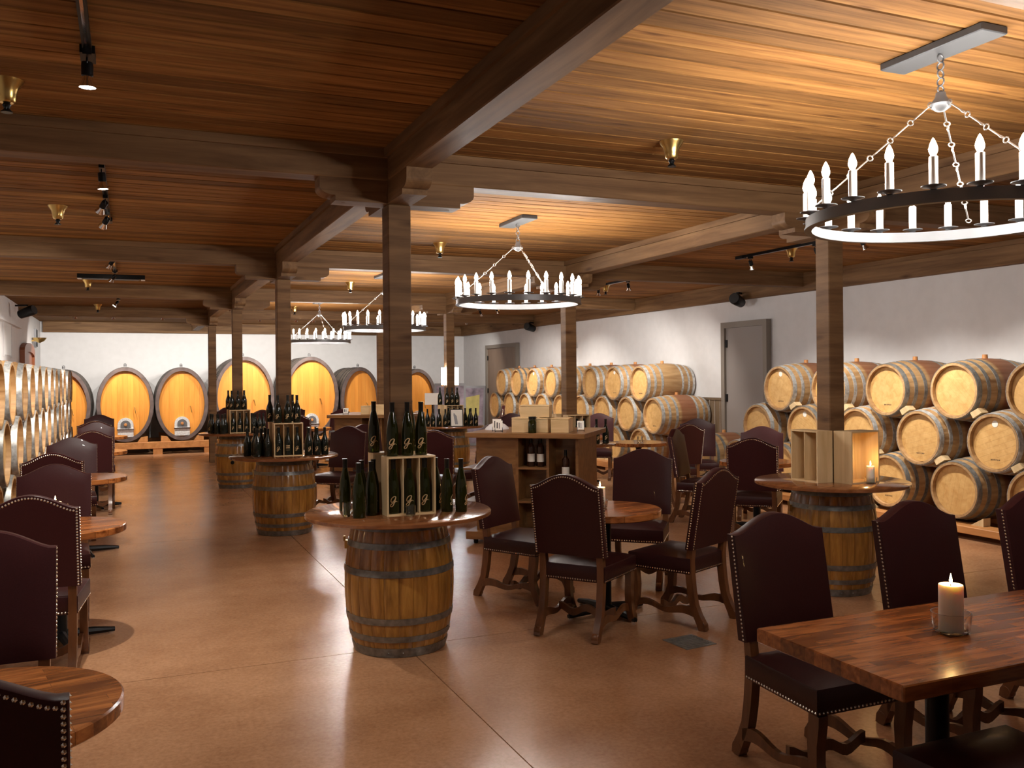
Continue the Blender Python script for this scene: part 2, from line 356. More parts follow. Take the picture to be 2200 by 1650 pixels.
for r_, X in enumerate((AX_, BX_)):
    for k, Y in enumerate(ROWS):
        lab = ['square brown timber column through the barrel table with green riesling style bottles', 'square brown timber column through the second barrel table on the bottle aisle', 'square brown timber column through the third barrel table on the bottle aisle', 'square brown timber column in front of the oval casks, on the bottle aisle'] if r_ == 0 else \
              ['square brown timber column through the barrel table with empty pine crates', 'square brown timber column with a small white thermostat', 'square brown timber column with glowing lamps on its sides', 'square brown timber column behind the display counters, nearest the back wall']
        t = thing('timber_column', lab[k], 'column', (X, Y, 0), 0, 'timber columns')
        obj('post', post_me, t); obj('cap_block', cap_me, t)
        for a in range(4):
            c = obj('corbel', cm, t, (0, 0, 2.787), (0, 0, a*PI/2))
            obj('bolt_plug', plug, c, (.34, 0, 0))
# doors on the right wall, arched door on the left
def door(name, y0, y1, ht, mm):
    cy = (y0+y1)/2; W2 = (y1-y0)/2
    d = struct(name, MB().box(-.05, 0, -W2+.09, W2-.09, .01, ht-.09).mesh('leaf', mm), (XR-.01, cy, 0))
    for s_ in (-1, 1): obj('frame_post', MB().box(-.09, 0, s_*W2-(.09 if s_ > 0 else 0), s_*W2+(.09 if s_ < 0 else 0), 0, ht).mesh('fp', 'door_frame'), d)
    obj('frame_head', MB().box(-.09, 0, -W2+.09, W2-.09, ht-.09, ht).mesh('fh', 'door_frame'), d)
    for z in (.3, ht*.5, ht-.4): obj('hinge', MB().box(-.07, -.05, W2-.13, W2-.09, z, z+.12).mesh('hg', 'black_metal'), d)
    obj('handle', MB().tube([(-.05, -W2+.17, 1.03), (-.1, -W2+.17, 1.03), (-.1, -W2+.29, 1.03)], .012).mesh('hd', 'chrome'), d)
door('door_1', 10.9, 12.03, 2.53, 'door_grey')
door('door_2', 20.35, 22.45, 2.53, 'door_brown')
d3 = struct('door_3', MB().box(0, .05, -.95, .95, .01, 2.3).mesh('leaf3', 'door_red'), (XL+.005, 20.9, 0))
pts = [(-1.05, 0), (-1.05, 2.3)] + [(1.05*math.cos(a), 2.3+.17*math.sin(a)) for a in [PI-PI*k/10 for k in range(11)]] + [(1.05, 0), (.9, 0), (.9, 2.2)] + [(.9*math.cos(a), 2.2+.09*math.sin(a)) for a in [PI*k/10 for k in range(11)]] + [(-.9, 2.2), (-.9, 0)]
obj('arched_frame', MB().prism(pts, 0, .09, 'x').mesh('af', 'door_red'), d3)

# ------------------------------------------------------------------ barrels
BL, BR, BH = .94, .339, .292
def brad(z, L=BL, rb=BR, rh=BH): u = 2*z/L-1; return rh+(rb-rh)*(1-u*u)
def staved(L, rb, rh, m, n=24, rings=12, name='staves'):
    vs = []; cols = []
    for k in range(n):
        for fr, dr in ((.0, -.0035), (.12, 0), (.88, 0)): cols.append((2*PI*(k+fr)/n, dr))
    zs = [L*i/rings for i in range(rings+1)]; C = len(cols); fs = []
    for z in zs:
        for a, dr in cols: r = brad(z, L, rb, rh)+dr; vs.append((r*math.cos(a), r*math.sin(a), z))
    for l in range(rings):
        for i in range(C): fs.append((l*C+i, l*C+(i+1) % C, (l+1)*C+(i+1) % C, (l+1)*C+i))
    b = MB(); b.add(vs, fs)
    for z0, z1, zz in ((0, .05, 0), (L, L-.05, L)):      # chime
        b.lathe([(brad(z0, L, rb, rh)-.003, z0), (rh-.028, z0), (rh-.03, z1)], 48)
    return b.mesh(name, m, True)
def hoop(z, wd, L, rb, rh, m, n=40):
    r0, r1 = brad(z-wd/2, L, rb, rh), brad(z+wd/2, L, rb, rh)
    b = MB().lathe([(r0, z-wd/2), (r0+.004, z-wd/2), (r1+.004, z+wd/2), (r1, z+wd/2)], n)
    for k in range(2):      # rivets
        a = .3*k; rr = (r0+r1)/2+.004
        b.lathe([(.006, 0), (0.0005, .004)], 6)
        for i in range(12): q = b.v[-12+i]; b.v[-12+i] = ((rr+q[2])*math.cos(a)-q[0]*math.sin(a), (rr+q[2])*math.sin(a)+q[0]*math.cos(a), z+q[1])
    return b.mesh('hoop', m, True)
def head_mesh(r, m='oak_head', n=9, gap=.0004):
    b = MB(); w_ = 2*r/n
    for i in range(n):
        x0, x1 = -r+i*w_+gap, -r+(i+1)*w_-gap; p = []
        for x, sg in ((x0, 1), (x1, 1)): pass
        xsn = [x0+(x1-x0)*k/4 for k in range(5)]
        top = [(x, math.sqrt(max(0, r*r-x*x))) for x in xsn]; bot = [(x, -math.sqrt(max(0, r*r-x*x))) for x in reversed(xsn)]
        b.prism(top+bot, 0, -.012, 'z')
    b.lathe([(r, -.006), (.001, -.006)], 24)
    return b.mesh('head', m)
st_raw = staved(BL, BR, BH, 'oak_raw')
hz = (.028, .14, .27, .67, .80, .912)
hp_g = [hoop(z, wd, BL, BR, BH, 'galv') for z, wd in zip(hz, (.052, .042, .042, .042, .042, .052))]
hp_d = [hoop(z, wd, BL, BR, BH, 'hoop_dark') for z, wd in zip(hz, (.052, .042, .042, .042, .042, .052))]
hd_me = head_mesh(BH-.032)
bung_me = MB().lathe([(.03, 0), (.026, .045), (.001, .045)], 12, cap0=True).mesh('bung_or_hole_disc', 'rack_wood', True)
def stamp_mesh():
    b = MB(); q = random.Random(3)
    for k in range(6): b.box(-.05+k*.018, -.05+k*.018+.004, -.008, .008, 0, .001); b.box(-.05+k*.018, -.05+k*.018+.012, -.008+q.choice((0, .006, .013)), -.005+q.choice((0, .006, .011)), 0, .001)
    return b.mesh('stamp', 'stamp')
st_me = stamp_mesh(); disc_me = MB().lathe([(.034, 0), (.034, .002), (.02, .002), (.001, .0025)], 20).mesh('sticker', 'paper')
def lying_barrel(label, group, x, y, z, face, stamp=0, dark=False):
    # local z is the barrel axis; head at z=0 faces the room
    rot = (0, PI/2, 0) if face < 0 else (0, -PI/2, 0)
    t = thing('wine_barrel', label, 'barrel', (x, y, z), 0, group, rot)
    spin = rnd.uniform(0, PI)
    obj('staves', st_raw, t, rot=(0, 0, rnd.randrange(24)*2*PI/24))
    for m_ in (hp_d if dark else hp_g): obj('hoop', m_, t, rot=(0, 0, rnd.uniform(0, 6)))
    hd = obj('head', hd_me, t, (0, 0, .042), (PI, 0, spin if stamp else spin))
    obj('head', hd_me, t, (0, 0, BL-.03), (0, 0, spin))
    up = PI if face < 0 else 0        # local direction that points up
    sx = -1 if face < 0 else 1
    obj('bung_or_hole_disc', bung_me, t, (sx*(BR-.004), 0, BL/2), (0, sx*PI/2, 0))
    if stamp & 1: obj('cooper_stamp', st_me, t, (-sx*.17, 0, .0415), (PI, 0, sx*PI/2))
    if stamp & 2: obj('round_sticker', disc_me, t, (sx*.19, 0, .0415), (PI, 0, 0))
    return t
HX = 7.922
rowsR = [(.472, [5.92+.915*k for k in range(7)]), (.99, [6.3775+.915*k for k in range(5)]), (1.508, [5.92+.915*k for k in range(5)])]
nmR = ['bottom', 'middle', 'top']; ORD = 'first second third fourth fifth sixth seventh eighth ninth tenth eleventh twelfth'.split()
for i, (z, Ys) in enumerate(rowsR):
    for k, Y in enumerate(Ys):
        lying_barrel('oak wine barrel, %s from the grey door in the %s row of its stack' % (ORD[len(Ys)-1-k], nmR[i]), '%s row of barrels by the grey door' % nmR[i], HX+rnd.uniform(-.008, .008), Y, z, -1, rnd.choice((1, 1, 3, 0)), rnd.random() < .35)
rowsF = [(.50, [13.135+.87*k for k in range(8)]), (1.03, [12.70+.87*k for k in range(9)]), (1.56, [13.135+.87*k for k in range(8)])]
for i, (z, Ys) in enumerate(rowsF):
    for k, Y in enumerate(Ys):
        lying_barrel('oak wine barrel, %s past the wood panelling in the %s row between the doors' % (ORD[k], nmR[i]), '%s row of barrels between the doors' % nmR[i], HX+rnd.uniform(-.008, .008), Y, z, -1, rnd.choice((1, 0, 3, 0)), rnd.random() < .3)
rowsL = [(.53, [8.55+.93*k for k in range(12)]), (1.055, [9.05+.93*k for k in range(11)]), (1.58, [8.6+.93*k for k in range(12)])]
for i, (z, Ys) in enumerate(rowsL):
    for k, Y in enumerate(Ys):
        lying_barrel('oak wine barrel, %s from the oval casks in the %s row behind the round tables' % (ORD[len(Ys)-1-k], nmR[i]), '%s row of barrels behind the round tables' % nmR[i], -.985+rnd.uniform(-.008, .008), Y, z, 1, 0, rnd.random() < .3)
# barrel racks: long timbers with wedges
def rack(label, x0, x1, y0, y1, top, sgn, Ys):
    t = thing('barrel_rack', label, 'rack', ((x0+x1)/2, (y0+y1)/2, 0), 0, 'timber racks under the barrels')
    L2 = (y1-y0)/2
    for xx in (x0+.11, x1-.11): obj('rail', MB().bbox(xx-(x0+x1)/2-.11, xx-(x0+x1)/2+.11, -L2, L2, .06, top, .006).mesh('rl', 'rack_wood'), t)
    ft = MB().box(-(x1-x0)/2+.02, (x1-x0)/2-.02, -.06, .06, 0, .06).mesh('ft', 'rack_wood')
    for k in range(int((y1-y0)/1.4)+1): obj('foot', ft, t, (0, -L2+.1+k*1.4, 0))
    wg = MB().prism([(-.09, 0), (.06, 0), (-.09, .085)], -.05, .05, 'x').mesh('wedge', 'pine')
    for Y in Ys:
        for q in (-1, 1):
            obj('wedge', wg, t, (sgn*(x1-x0)*.33, Y-(y0+y1)/2+q*.26, top), (0, 0, 0 if q < 0 else PI))
rack('orange brown timber rack under the barrel stack reaching the grey door', HX-.12, HX+.9, 5.5, 11.8, .135, -1, rowsR[0][1])
rack('orange brown timber rack under the barrel stack between the doors', HX-.1, HX+.9, 12.6, 20.3, .165, -1, rowsF[0][1])
rack('timber rack under the barrels behind the round tables', -1.9, -.95, 8.2, 19.2, .19, 1, rowsL[0][1])
# wedges between the stacked rows
wgb = MB().prism([(-.06, -.03), (.06, -.03), (.06, .035), (-.045, .03)], -.05, .05, 'x').mesh('chock', 'pine')
for z, Ys in ((.99, rowsR[1][1][:4]), (.472, rowsR[0][1][:3])):
    for Y in Ys:
        tag(obj('chock', wgb, None, (HX+.06, Y+.19, z+.295), (-.55, 0, 0)), 'pale wood chock wedged between barrels of the stack by the grey door', 'chock', 'chocks between the barrels')

# ------------------------------------------------------------------ standing barrel tables
TL, TR, TH = .82, .345, .285
def stave_mesh(L, rb, rh, n, m):
    b = MB(); rings = 12; half = PI/n
    cols = [(-half*.99, -.003), (-half*.86, 0), (half*.86, 0), (half*.99, -.003)]
    vs = []; fs = []
    for l in range(rings+1):
        z = L*l/rings; r = brad(z, L, rb, rh)
        for a, dr in cols: vs.append(((r+dr)*math.cos(a), (r+dr)*math.sin(a), z))
        for a in (half*.99, -half*.99): vs.append(((r-.024)*math.cos(a), (r-.024)*math.sin(a), z))
    for l in range(rings):
        for i in range(6): fs.append((l*6+i, l*6+(i+1) % 6, (l+1)*6+(i+1) % 6, (l+1)*6+i))
    fs += [tuple(range(5, -1, -1)), tuple(range(rings*6, rings*6+6))]
    return MB().add(vs, fs).mesh('stave', m, True)
NST = 24
stv = stave_mesh(TL, TR, TH, NST, 'oak_varnish')
tz_ = (.03, .115, .225, .515, .675, .79)
thp = [hoop(z, wd, TL, TR, TH, 'hoop_table') for z, wd in zip(tz_, (.055, .036, .04, .04, .036, .055))]
top_me = MB().lathe([(.115, 0), (.575, 0), (.588, .006), (.588, .024), (.580, .03), (.115, .03), (.115, 0)], 64).mesh('ttop', 'table_wood', True)
bat_me = MB().box(-.42, .42, -.04, .04, -.022, 0).mesh('batten', 'table_wood')
bunghole_disc = MB().lathe([(.001, .004), (.024, .004), (.03, 0)], 14).mesh('bung_or_hole_disc', 'black_metal')  # low black disc, its colour stands for the shade in an open bunghole
latch_me = MB().cbox((0, 0, 0), (.02, .04, .05)).cbox((.012, 0, .035), (.012, .02, .03)).mesh('latch', 'brass')
def barrel_table(label, X, Y, spin=0, bung_or_hole_disc=None):
    t = thing('barrel_table', label, 'table', (X, Y, 0), 0, 'barrel tables around the columns')
    for k in range(NST): obj('stave', stv, t, rot=(0, 0, spin+2*PI*k/NST))
    for q, m_ in enumerate(thp): obj('hoop', m_, t, rot=(0, 0, 1.3*q+4.2))
    tp = obj('table_top', top_me, t, (0, 0, TL+.005), (0, 0, spin))
    for a in (PI-.35, .25*PI):
        r = brad(.64, TL, TR, TH); obj('latch', latch_me, t, (r*math.cos(a)*1.02, r*math.sin(a)*1.02, .645), (0, 0, a))
    if bung_or_hole_disc is not None:
        r = TR-.002; obj('bung_or_hole_disc', bunghole_disc, t, (r*math.cos(bung_or_hole_disc), r*math.sin(bung_or_hole_disc), .41), (PI/2, 0, bung_or_hole_disc+PI/2))
TT = TL+.035
barrel_table('oak barrel table carrying tall slim green bottles and two small glasses', AX_, ROWS[0], .1)
barrel_table('oak barrel table with dark bottles, second along the bottle aisle', AX_, ROWS[1], .2)
barrel_table('oak barrel table with dark bottles and a dark disc for its open bunghole, third along the aisle', AX_, ROWS[2], .3, -PI/2-.35)
barrel_table('oak barrel table with empty pine crates and a lit candle', BX_, ROWS[0], .4)
barrel_table('oak barrel table behind the display counter with stacked boxes', BX_, ROWS[1], .5)
barrel_table('oak barrel table below the glowing column lamps', BX_, ROWS[2], .6)

# ------------------------------------------------------------------ bottles
def glyph(Rb, hgt, m='label_gold'):
    P = [(.66, .80), (.74, .92), (.62, 1.0), (.42, .95), (.24, .80), (.14, .62), (.15, .48), (.27, .43), (.45, .52), (.62, .70), (.72, .86), (.66, .66), (.56, .42), (.44, .18), (.30, .03), (.14, .0), (.07, .09), (.16, .22), (.40, .36), (.66, .46), (.86, .53)]
    def cat(p0, p1, p2, p3, t): return tuple(.5*((2*b)+(-a+c)*t+(2*a-5*b+4*c-d)*t*t+(-a+3*b-3*c+d)*t**3) for a, b, c, d in zip(p0, p1, p2, p3))
    Q = []
    for i in range(len(P)-1):
        a = P[max(i-1, 0)]; d = P[min(i+2, len(P)-1)]
        for k in range(3): Q.append(cat(a, P[i], P[i+1], d, k/3))
    Q.append(P[-1]); b = MB(); vs = []; fs = []
    def wrap(x, z): a = -PI/2+(x-.5)*hgt*.82/Rb; return (Rb*math.cos(a), Rb*math.sin(a), z*hgt)
    for i, q in enumerate(Q):
        a = Q[max(i-1, 0)]; c = Q[min(i+1, len(Q)-1)]; tx, tz = c[0]-a[0], c[1]-a[1]; l = math.hypot(tx, tz) or 1
        wd = .032+.028*abs(tz/l); nx, nz = -tz/l*wd, tx/l*wd
        vs += [wrap(q[0]+nx, q[1]+nz), wrap(q[0]-nx, q[1]-nz)]
    for i in range(len(Q)-1): fs.append((2*i, 2*i+2, 2*i+3, 2*i+1))
    b.add(vs, fs); b.add([wrap(.98+.045*math.cos(PI/3*k), .45+.04*math.sin(PI/3*k)) for k in range(6)], [tuple(range(6))])
    return b.mesh('logo', m)
flute = [(.001, .012), (.018, .004), (.036, .001), (.0375, .006), (.0375, .135), (.0365, .16), (.032, .195), (.024, .235), (.017, .262), (.0145, .275), (.0145, .322), (.0155, .323), (.0155, .33), (.001, .33)]
burg = [(.001, .012), (.02, .004), (.039, .001), (.041, .006), (.041, .13), (.039, .148), (.031, .178), (.021, .205), (.016, .225), (.0145, .25), (.0145, .292), (.0155, .293), (.0155, .30), (.001, .30)]
bord = [(.001, .012), (.02, .004), (.036, .001), (.0375, .006), (.0375, .19), (.034, .208), (.02, .225), (.0145, .24), (.0145, .292), (.0155, .293), (.0155, .30), (.001, .30)]
K = {}
K['flute'] = [('glass_body', MB().lathe(flute, 20).mesh('fl', 'bottle_green', True)), ('capsule', MB().lathe([(.0151, .272), (.0151, .320), (.0161, .322), (.0161, .3305), (.001, .3308)], 16).mesh('fc', 'foil', True))]
K['burg'] = [('glass_body', MB().lathe(burg, 20).mesh('bg', 'bottle_dark', True)), ('capsule', MB().lathe([(.0151, .232), (.0151, .291), (.0161, .292), (.0161, .3005), (.001, .3008)], 16).mesh('bc', 'foil', True))]
K['bord'] = [('glass_body', MB().lathe(bord, 20).mesh('bo', 'bottle_brown', True)), ('capsule', MB().lathe([(.0151, .24), (.0151, .291), (.0161, .292), (.0161, .3005), (.001, .3008)], 16).mesh('oc', 'foil', True)), ('paper_label', MB().lathe([(.0379, .05), (.0379, .13)], 20).mesh('ol', 'paper', True))]
logoF = glyph(.0378, .062); logoB = glyph(.0413, .05)
bands = MB()
for z, hh in ((.105, .004), (.095, .009), (.075, .012), (.055, .003)): bands.add([(.0413*math.cos(a), .0413*math.sin(a), z+q) for q in (0, hh) for a in [-PI/2-.5+.1*k for k in range(11)]], [(i, i+1, 12+i, 11+i) for i in range(10)])
crest = bands.mesh('crest', 'label_gold')
def bottle(kind, x, y, z, label, group, logo=True, rz=None):
    t = thing('wine_bottle', label, 'bottle', (x, y, z), rnd.uniform(-.35, .35) if rz is None else rz, group)
    build(K[kind], t)
    if logo == 'crest': obj('printed_crest', crest, t)
    elif logo and kind == 'flute': obj('script_logo', logoF, t, (0, 0, .045))
    elif logo and kind == 'burg': obj('script_logo', logoB, t, (0, 0, .045))
def crate(label, x, y, z, rz, W=.31, D=.135, H=.36, slots=3, group='pine bottle crates'):
    t = thing('wine_crate', label, 'crate', (x, y, z), rz, group); th_ = .011
    for s_ in (-1, 1): obj('side_board', MB().box(s_*W/2-(th_ if s_ > 0 else 0), s_*W/2+(th_ if s_ < 0 else 0), -D/2, D/2, 0, H).mesh('sb', 'pine'), t)
    obj('top_board', MB().box(-W/2+th_, W/2-th_, -D/2, D/2, H-th_, H).mesh('tb', 'pine_box'), t)
    obj('bottom_board', MB().box(-W/2+th_, W/2-th_, -D/2, D/2, 0, th_).mesh('bb2', 'pine_box'), t)
    n = 4; w_ = (W-2*th_)/n
    for k in range(n): obj('back_slat', MB().box(-W/2+th_+k*w_+.001, -W/2+th_+(k+1)*w_-.001, D/2-.008, D/2, th_, H-th_).mesh('bs', 'pine'), t)
    for k in range(1, slots): x0 = -W/2+W*k/slots; obj('divider', MB().box(x0-.003, x0+.003, -D/2+.004, D/2-.008, th_, H-th_).mesh('dv', 'pine'), t)
    return t
CH = .36
def display(X, Y, kind, lab, left, right, tops, dy=-.18, boxlab=''):
    crate('three slot pine crate before the column on the ' + lab, X+.012, Y+dy, TT, 0)
    crate('plain pine crate behind the column on the ' + lab, X+.012, Y+.15, TT, PI, slots=1)
    for k in (-1, 0, 1):
        bottle(kind, X+.012+k*.1, Y+dy-.012, TT+.0112, {'flute': 'slim green', 'burg': 'dark'}[kind]+' bottle in the %s of the crate on the ' % ['aisle side slot', 'middle slot', 'chair side slot'][k+1]+lab, 'bottles in the crate on the '+lab, 'crest' if (kind == 'burg' and k == 0) else True, rz=-.2)
    for x, y in tops:
        bottle(kind, x, y, TT+CH+.0005, {'flute': 'slim green', 'burg': 'dark'}[kind]+' bottle on top of the %s crate on the ' % ('slotted' if y < Y else 'plain')+lab, 'bottles on the crates on the '+lab, True, rz=-.25)
    for x, y in left:
        bottle(kind, x, y, TT+.0005, {'flute': 'slim green', 'burg': 'dark'}[kind]+' bottle on the aisle side of the crate on the '+lab, 'bottles on the aisle side of the '+lab, rnd.random() < .4)
    for x, y in right:
        bottle(kind, x, y, TT+.0005, {'flute': 'slim green', 'burg': 'dark'}[kind]+' bottle on the chair side of the crate on the '+lab, 'bottles on the chair side of the '+lab, True, rz=.9 if kind == 'flute' else None)
X, Y = AX_, ROWS[0]
display(X, Y, 'flute', 'green bottle table', [(1.26, 5.67), (1.27, 5.35), (1.33, 5.52), (1.365, 5.42), (1.41, 5.54)], [(1.80, 5.48), (1.835, 5.36), (1.915, 5.32)],
        [(X-.085, Y-.165), (X+.01, Y-.17), (X+.10, Y-.165), (X-.12, Y+.15), (X+.0, Y+.155), (X+.125, Y+.15)])
Y = ROWS[1]
display(X, Y, 'burg', 'second barrel table', [(1.19, 10.18), (1.27, 10.0), (1.33, 10.14), (1.38, 9.98), (1.28, 10.27), (1.385, 10.24)], [(1.81, 9.95), (1.83, 10.08), (1.90, 9.93), (1.99, 9.96), (1.92, 10.1)],
        [(X-.09, Y-.17), (X+.015, Y-.175), (X+.115, Y-.17), (X-.13, Y+.15), (X+.12, Y+.15)])
Y = ROWS[2]
display(X, Y, 'burg', 'third barrel table', [(1.17, 14.75), (1.19, 14.62), (1.25, 14.5), (1.32, 14.44), (1.28, 14.65), (1.37, 14.55), (1.38, 14.68)], [(1.79, 14.5), (1.83, 14.6), (1.88, 14.5), (1.95, 14.58), (1.90, 14.7), (1.79, 14.72)],
        [(X-.105, Y-.17), (X-.012, Y-.175), (X+.08, Y-.17), (X-.125, Y+.15), (X+.12, Y+.15)])
X, Y = BX_, ROWS[2]
display(X, Y, 'burg', 'lamp barrel table', [(4.70, 14.72), (4.76, 14.60), (4.83, 14.50), (4.88, 14.62), (4.92, 14.42)], [(5.36, 14.42), (5.42, 14.53), (5.5, 14.5), (5.35, 14.62)],
        [(X-.105, Y-.17), (X-.012, Y-.175), (X+.08, Y-.17), (X-.125, Y+.15), (X+.0, Y+.155), (X+.12, Y+.15)])
X, Y = BX_, ROWS[1]
display(X, Y, 'burg', 'table behind the counter', [(4.78, 10.1), (4.86, 9.98)], [(5.34, 9.86), (5.40, 9.97), (5.48, 9.88)], [])
# empty crates on the candle table
X, Y = BX_, ROWS[0]
crate('empty pine crate on the candlelit barrel table, open toward the bottle aisle', X-.16, Y+.04, TT, -PI/2, W=.30, D=.15, H=.40, slots=2)
crate('empty pine crate on the candlelit barrel table, open toward the long table', X+.08, Y-.19, TT, .1, W=.31, D=.17, H=.40, slots=1)
# menu frame on the lamp table
t = thing('menu_frame', 'black framed white menu card leaning on the crate below the column lamps', 'menu', (5.10, 14.35, TT), -.25)
obj('frame', MB().box(-.11, .11, -.012, .012, 0, .3).mesh('mf', 'ink'), t, rot=(-.2, 0, 0)); obj('card', MB().box(-.095, .095, -.0135, -.012, .015, .285).mesh('mc', 'paper'), t, rot=(-.2, 0, 0))
obj('print', MB().add([(x, -.014, z) for x, z in ((-.03, .04), (.02, .04), (.0, .18), (-.05, .24), (-.055, .2))], [(0, 1, 2, 3, 4)]).mesh('mp', 'grey_plastic'), t, rot=(-.2, 0, 0))
# glasses
def tumbler(label, x, y, z, r, hgt, name='drinking_glass', grp=None):
    t = tag(obj(name, MB().lathe([(.001, 0), (r*.8, 0), (r, .01), (r, hgt), (r-.003, hgt), (r-.003, .012), (.001, .012)], 24).mesh('gl', 'glass', True), None, (x, y, z)), label, 'glass', grp)
    return t
tumbler('straight clear glass tumbler beside the slim green bottles', 1.225, 5.44, TT, .034, .085)
tumbler('small round clear tasting glass in front of the slotted crate', 1.575, 5.285, TT, .03, .065)

# ------------------------------------------------------------------ candles
def candle(label, x, y, z, r=.038, hgt=.15, glass_r=.055, gh=.06):
    t = thing('pillar_candle', label, 'candle', (x, y, z), 0, 'lit pillar candles')
    obj('wax', MB().lathe([(.001, .008), (r*.98, .008), (r, .012), (r, hgt-.004), (r*.96, hgt), (r*.5, hgt-.004), (.001, hgt-.006)], 28).mesh('wx', 'wax', True), t)
    obj('wick', MB().tube([(0, 0, hgt-.006), (0, .001, hgt+.008)], .0015, 6).mesh('wk', 'ink'), t)
    obj('flame', MB().lathe([(.0006, hgt+.002), (.0045, hgt+.009), (.0055, hgt+.015), (.0035, hgt+.026), (.0004, hgt+.04)], 12).mesh('fm', 'flame', True), t)
    obj('glass_holder', MB().lathe([(.001, .0), (glass_r*.8, 0), (glass_r*.92, .008), (glass_r, gh*.6), (glass_r*1.02, gh), (glass_r*.96, gh), (glass_r*.93, gh*.6), (glass_r*.84, .01), (.001, .006)], 28).mesh('gh', 'glass', True), t)
    l = bpy.data.lights.new('candle_light', 'POINT'); l.energy = .4; l.color = (1, .6, .25); l.shadow_soft_size = .012
    lo = bpy.data.objects.new('candle_light', l); COL.objects.link(lo); lo.parent = t; lo.location = (0, 0, hgt+.06)

# ------------------------------------------------------------------ tables
ped_col = MB().lathe([(.045, .05), (.04, .07), (.04, .66), (.06, .69), (.06, .70)], 20, cap0=True, cap1=True).mesh('pc', 'black_metal', True)
foot_me = MB().tube([(0, 0, .045), (.2, 0, .035), (.33, 0, .022)], [.032, .026, .016], 8).mesh('ft', 'black_metal', True)
glide_me = MB().lathe([(.02, 0), (.02, .012), (.008, .02)], 10, cap0=True, cap1=True).mesh('gld', 'chrome', True)
rt_top = MB().lathe([(.001, 0), (.392, 0), (.40, .006), (.40, .042), (.394, .048), (.36, .0482), (.001, .0482)], 56).mesh('rt', 'butcher_block', True)
spider = MB().box(-.2, .2, -.03, .03, .69, .702).box(-.03, .03, -.2, .2, .69, .702).mesh('sp', 'black_metal')
def round_table(label, x, y, rz=.3):
    t = thing('round_table', label, 'table', (x, y, 0), rz, 'round pedestal tables')
    obj('table_top', rt_top, t, (0, 0, .702)); obj('pedestal', ped_col, t); obj('mount_plate', spider, t)
    for k in range(4):
        f = obj('foot', foot_me, t, rot=(0, 0, k*PI/2)); obj('glide', glide_me, f, (.31, 0, 0))
round_table('bare red brown round table, first in the row before the barrels', -.42, 3.0, .2)
round_table('red brown round table with a lit candle in the row before the barrels', -.42, 6.55, .25)
round_table('red brown round table with nothing on it, third in the row before the barrels', -.42, 9.75, .3)
round_table('red brown round table, fourth in the row before the barrels', -.42, 13.2, .3)
round_table('red brown round table, last in the row before the barrels', -.42, 16.6, .3)
round_table('red brown round table holding a lit candle between four leather chairs', 3.13, 5.66, .15)
round_table('red brown round table between two leather chairs behind the crate topped barrel table', 6.32, 8.01, .2)
round_table('red brown round table with an empty glass near the barrel stack', 6.66, 11.05, .2)
round_table('red brown round table beside the display counter, near the barrels', 6.55, 12.55, .2)
round_table('red brown round table in front of the tall oval casks', 3.2, 17.3, .2)
round_table('red brown round table in the corner of chairs beneath the farthest chandelier', 2.75, 19.9, .2)
candle('lit pillar candle on the round table between four leather chairs', 3.10, 5.68, .7505)
candle('lit pillar candle on the round table of the barrel side row', -.45, 6.62, .7505)
candle('lit pillar candle beside the empty crates on the barrel table', BX_+.13, ROWS[0]-.28, TT+.001, .03, .13, .047, .045)
candle('lit pillar candle in a glass bowl on the long rectangular table', 2.74, 2.38, .7605, .042, .17, .068, .07)
tumbler('empty clear glass on the round table near the barrel stack', 6.62, 10.95, .7505, .04, .085)
# long rectangular table
t = thing('long_table', 'long rectangular red brown butcher block table with a lit candle', 'table', (3.35, 2.365, 0))
obj('table_top', MB().bbox(-1.22, 1.22, -.345, .345, .708, .76, .004).mesh('lt', 'butcher_block'), t)
for xx in (-.7, .7):
    obj('pedestal', ped_col, t, (xx, 0, 0), (0, 0, 0)); obj('mount_plate', spider, t, (xx, 0, .005))
    for k in range(4):
        f = obj('foot', foot_me, t, (xx, 0, 0), (0, 0, k*PI/2+PI/4)); obj('glide', glide_me, f, (.31, 0, 0))

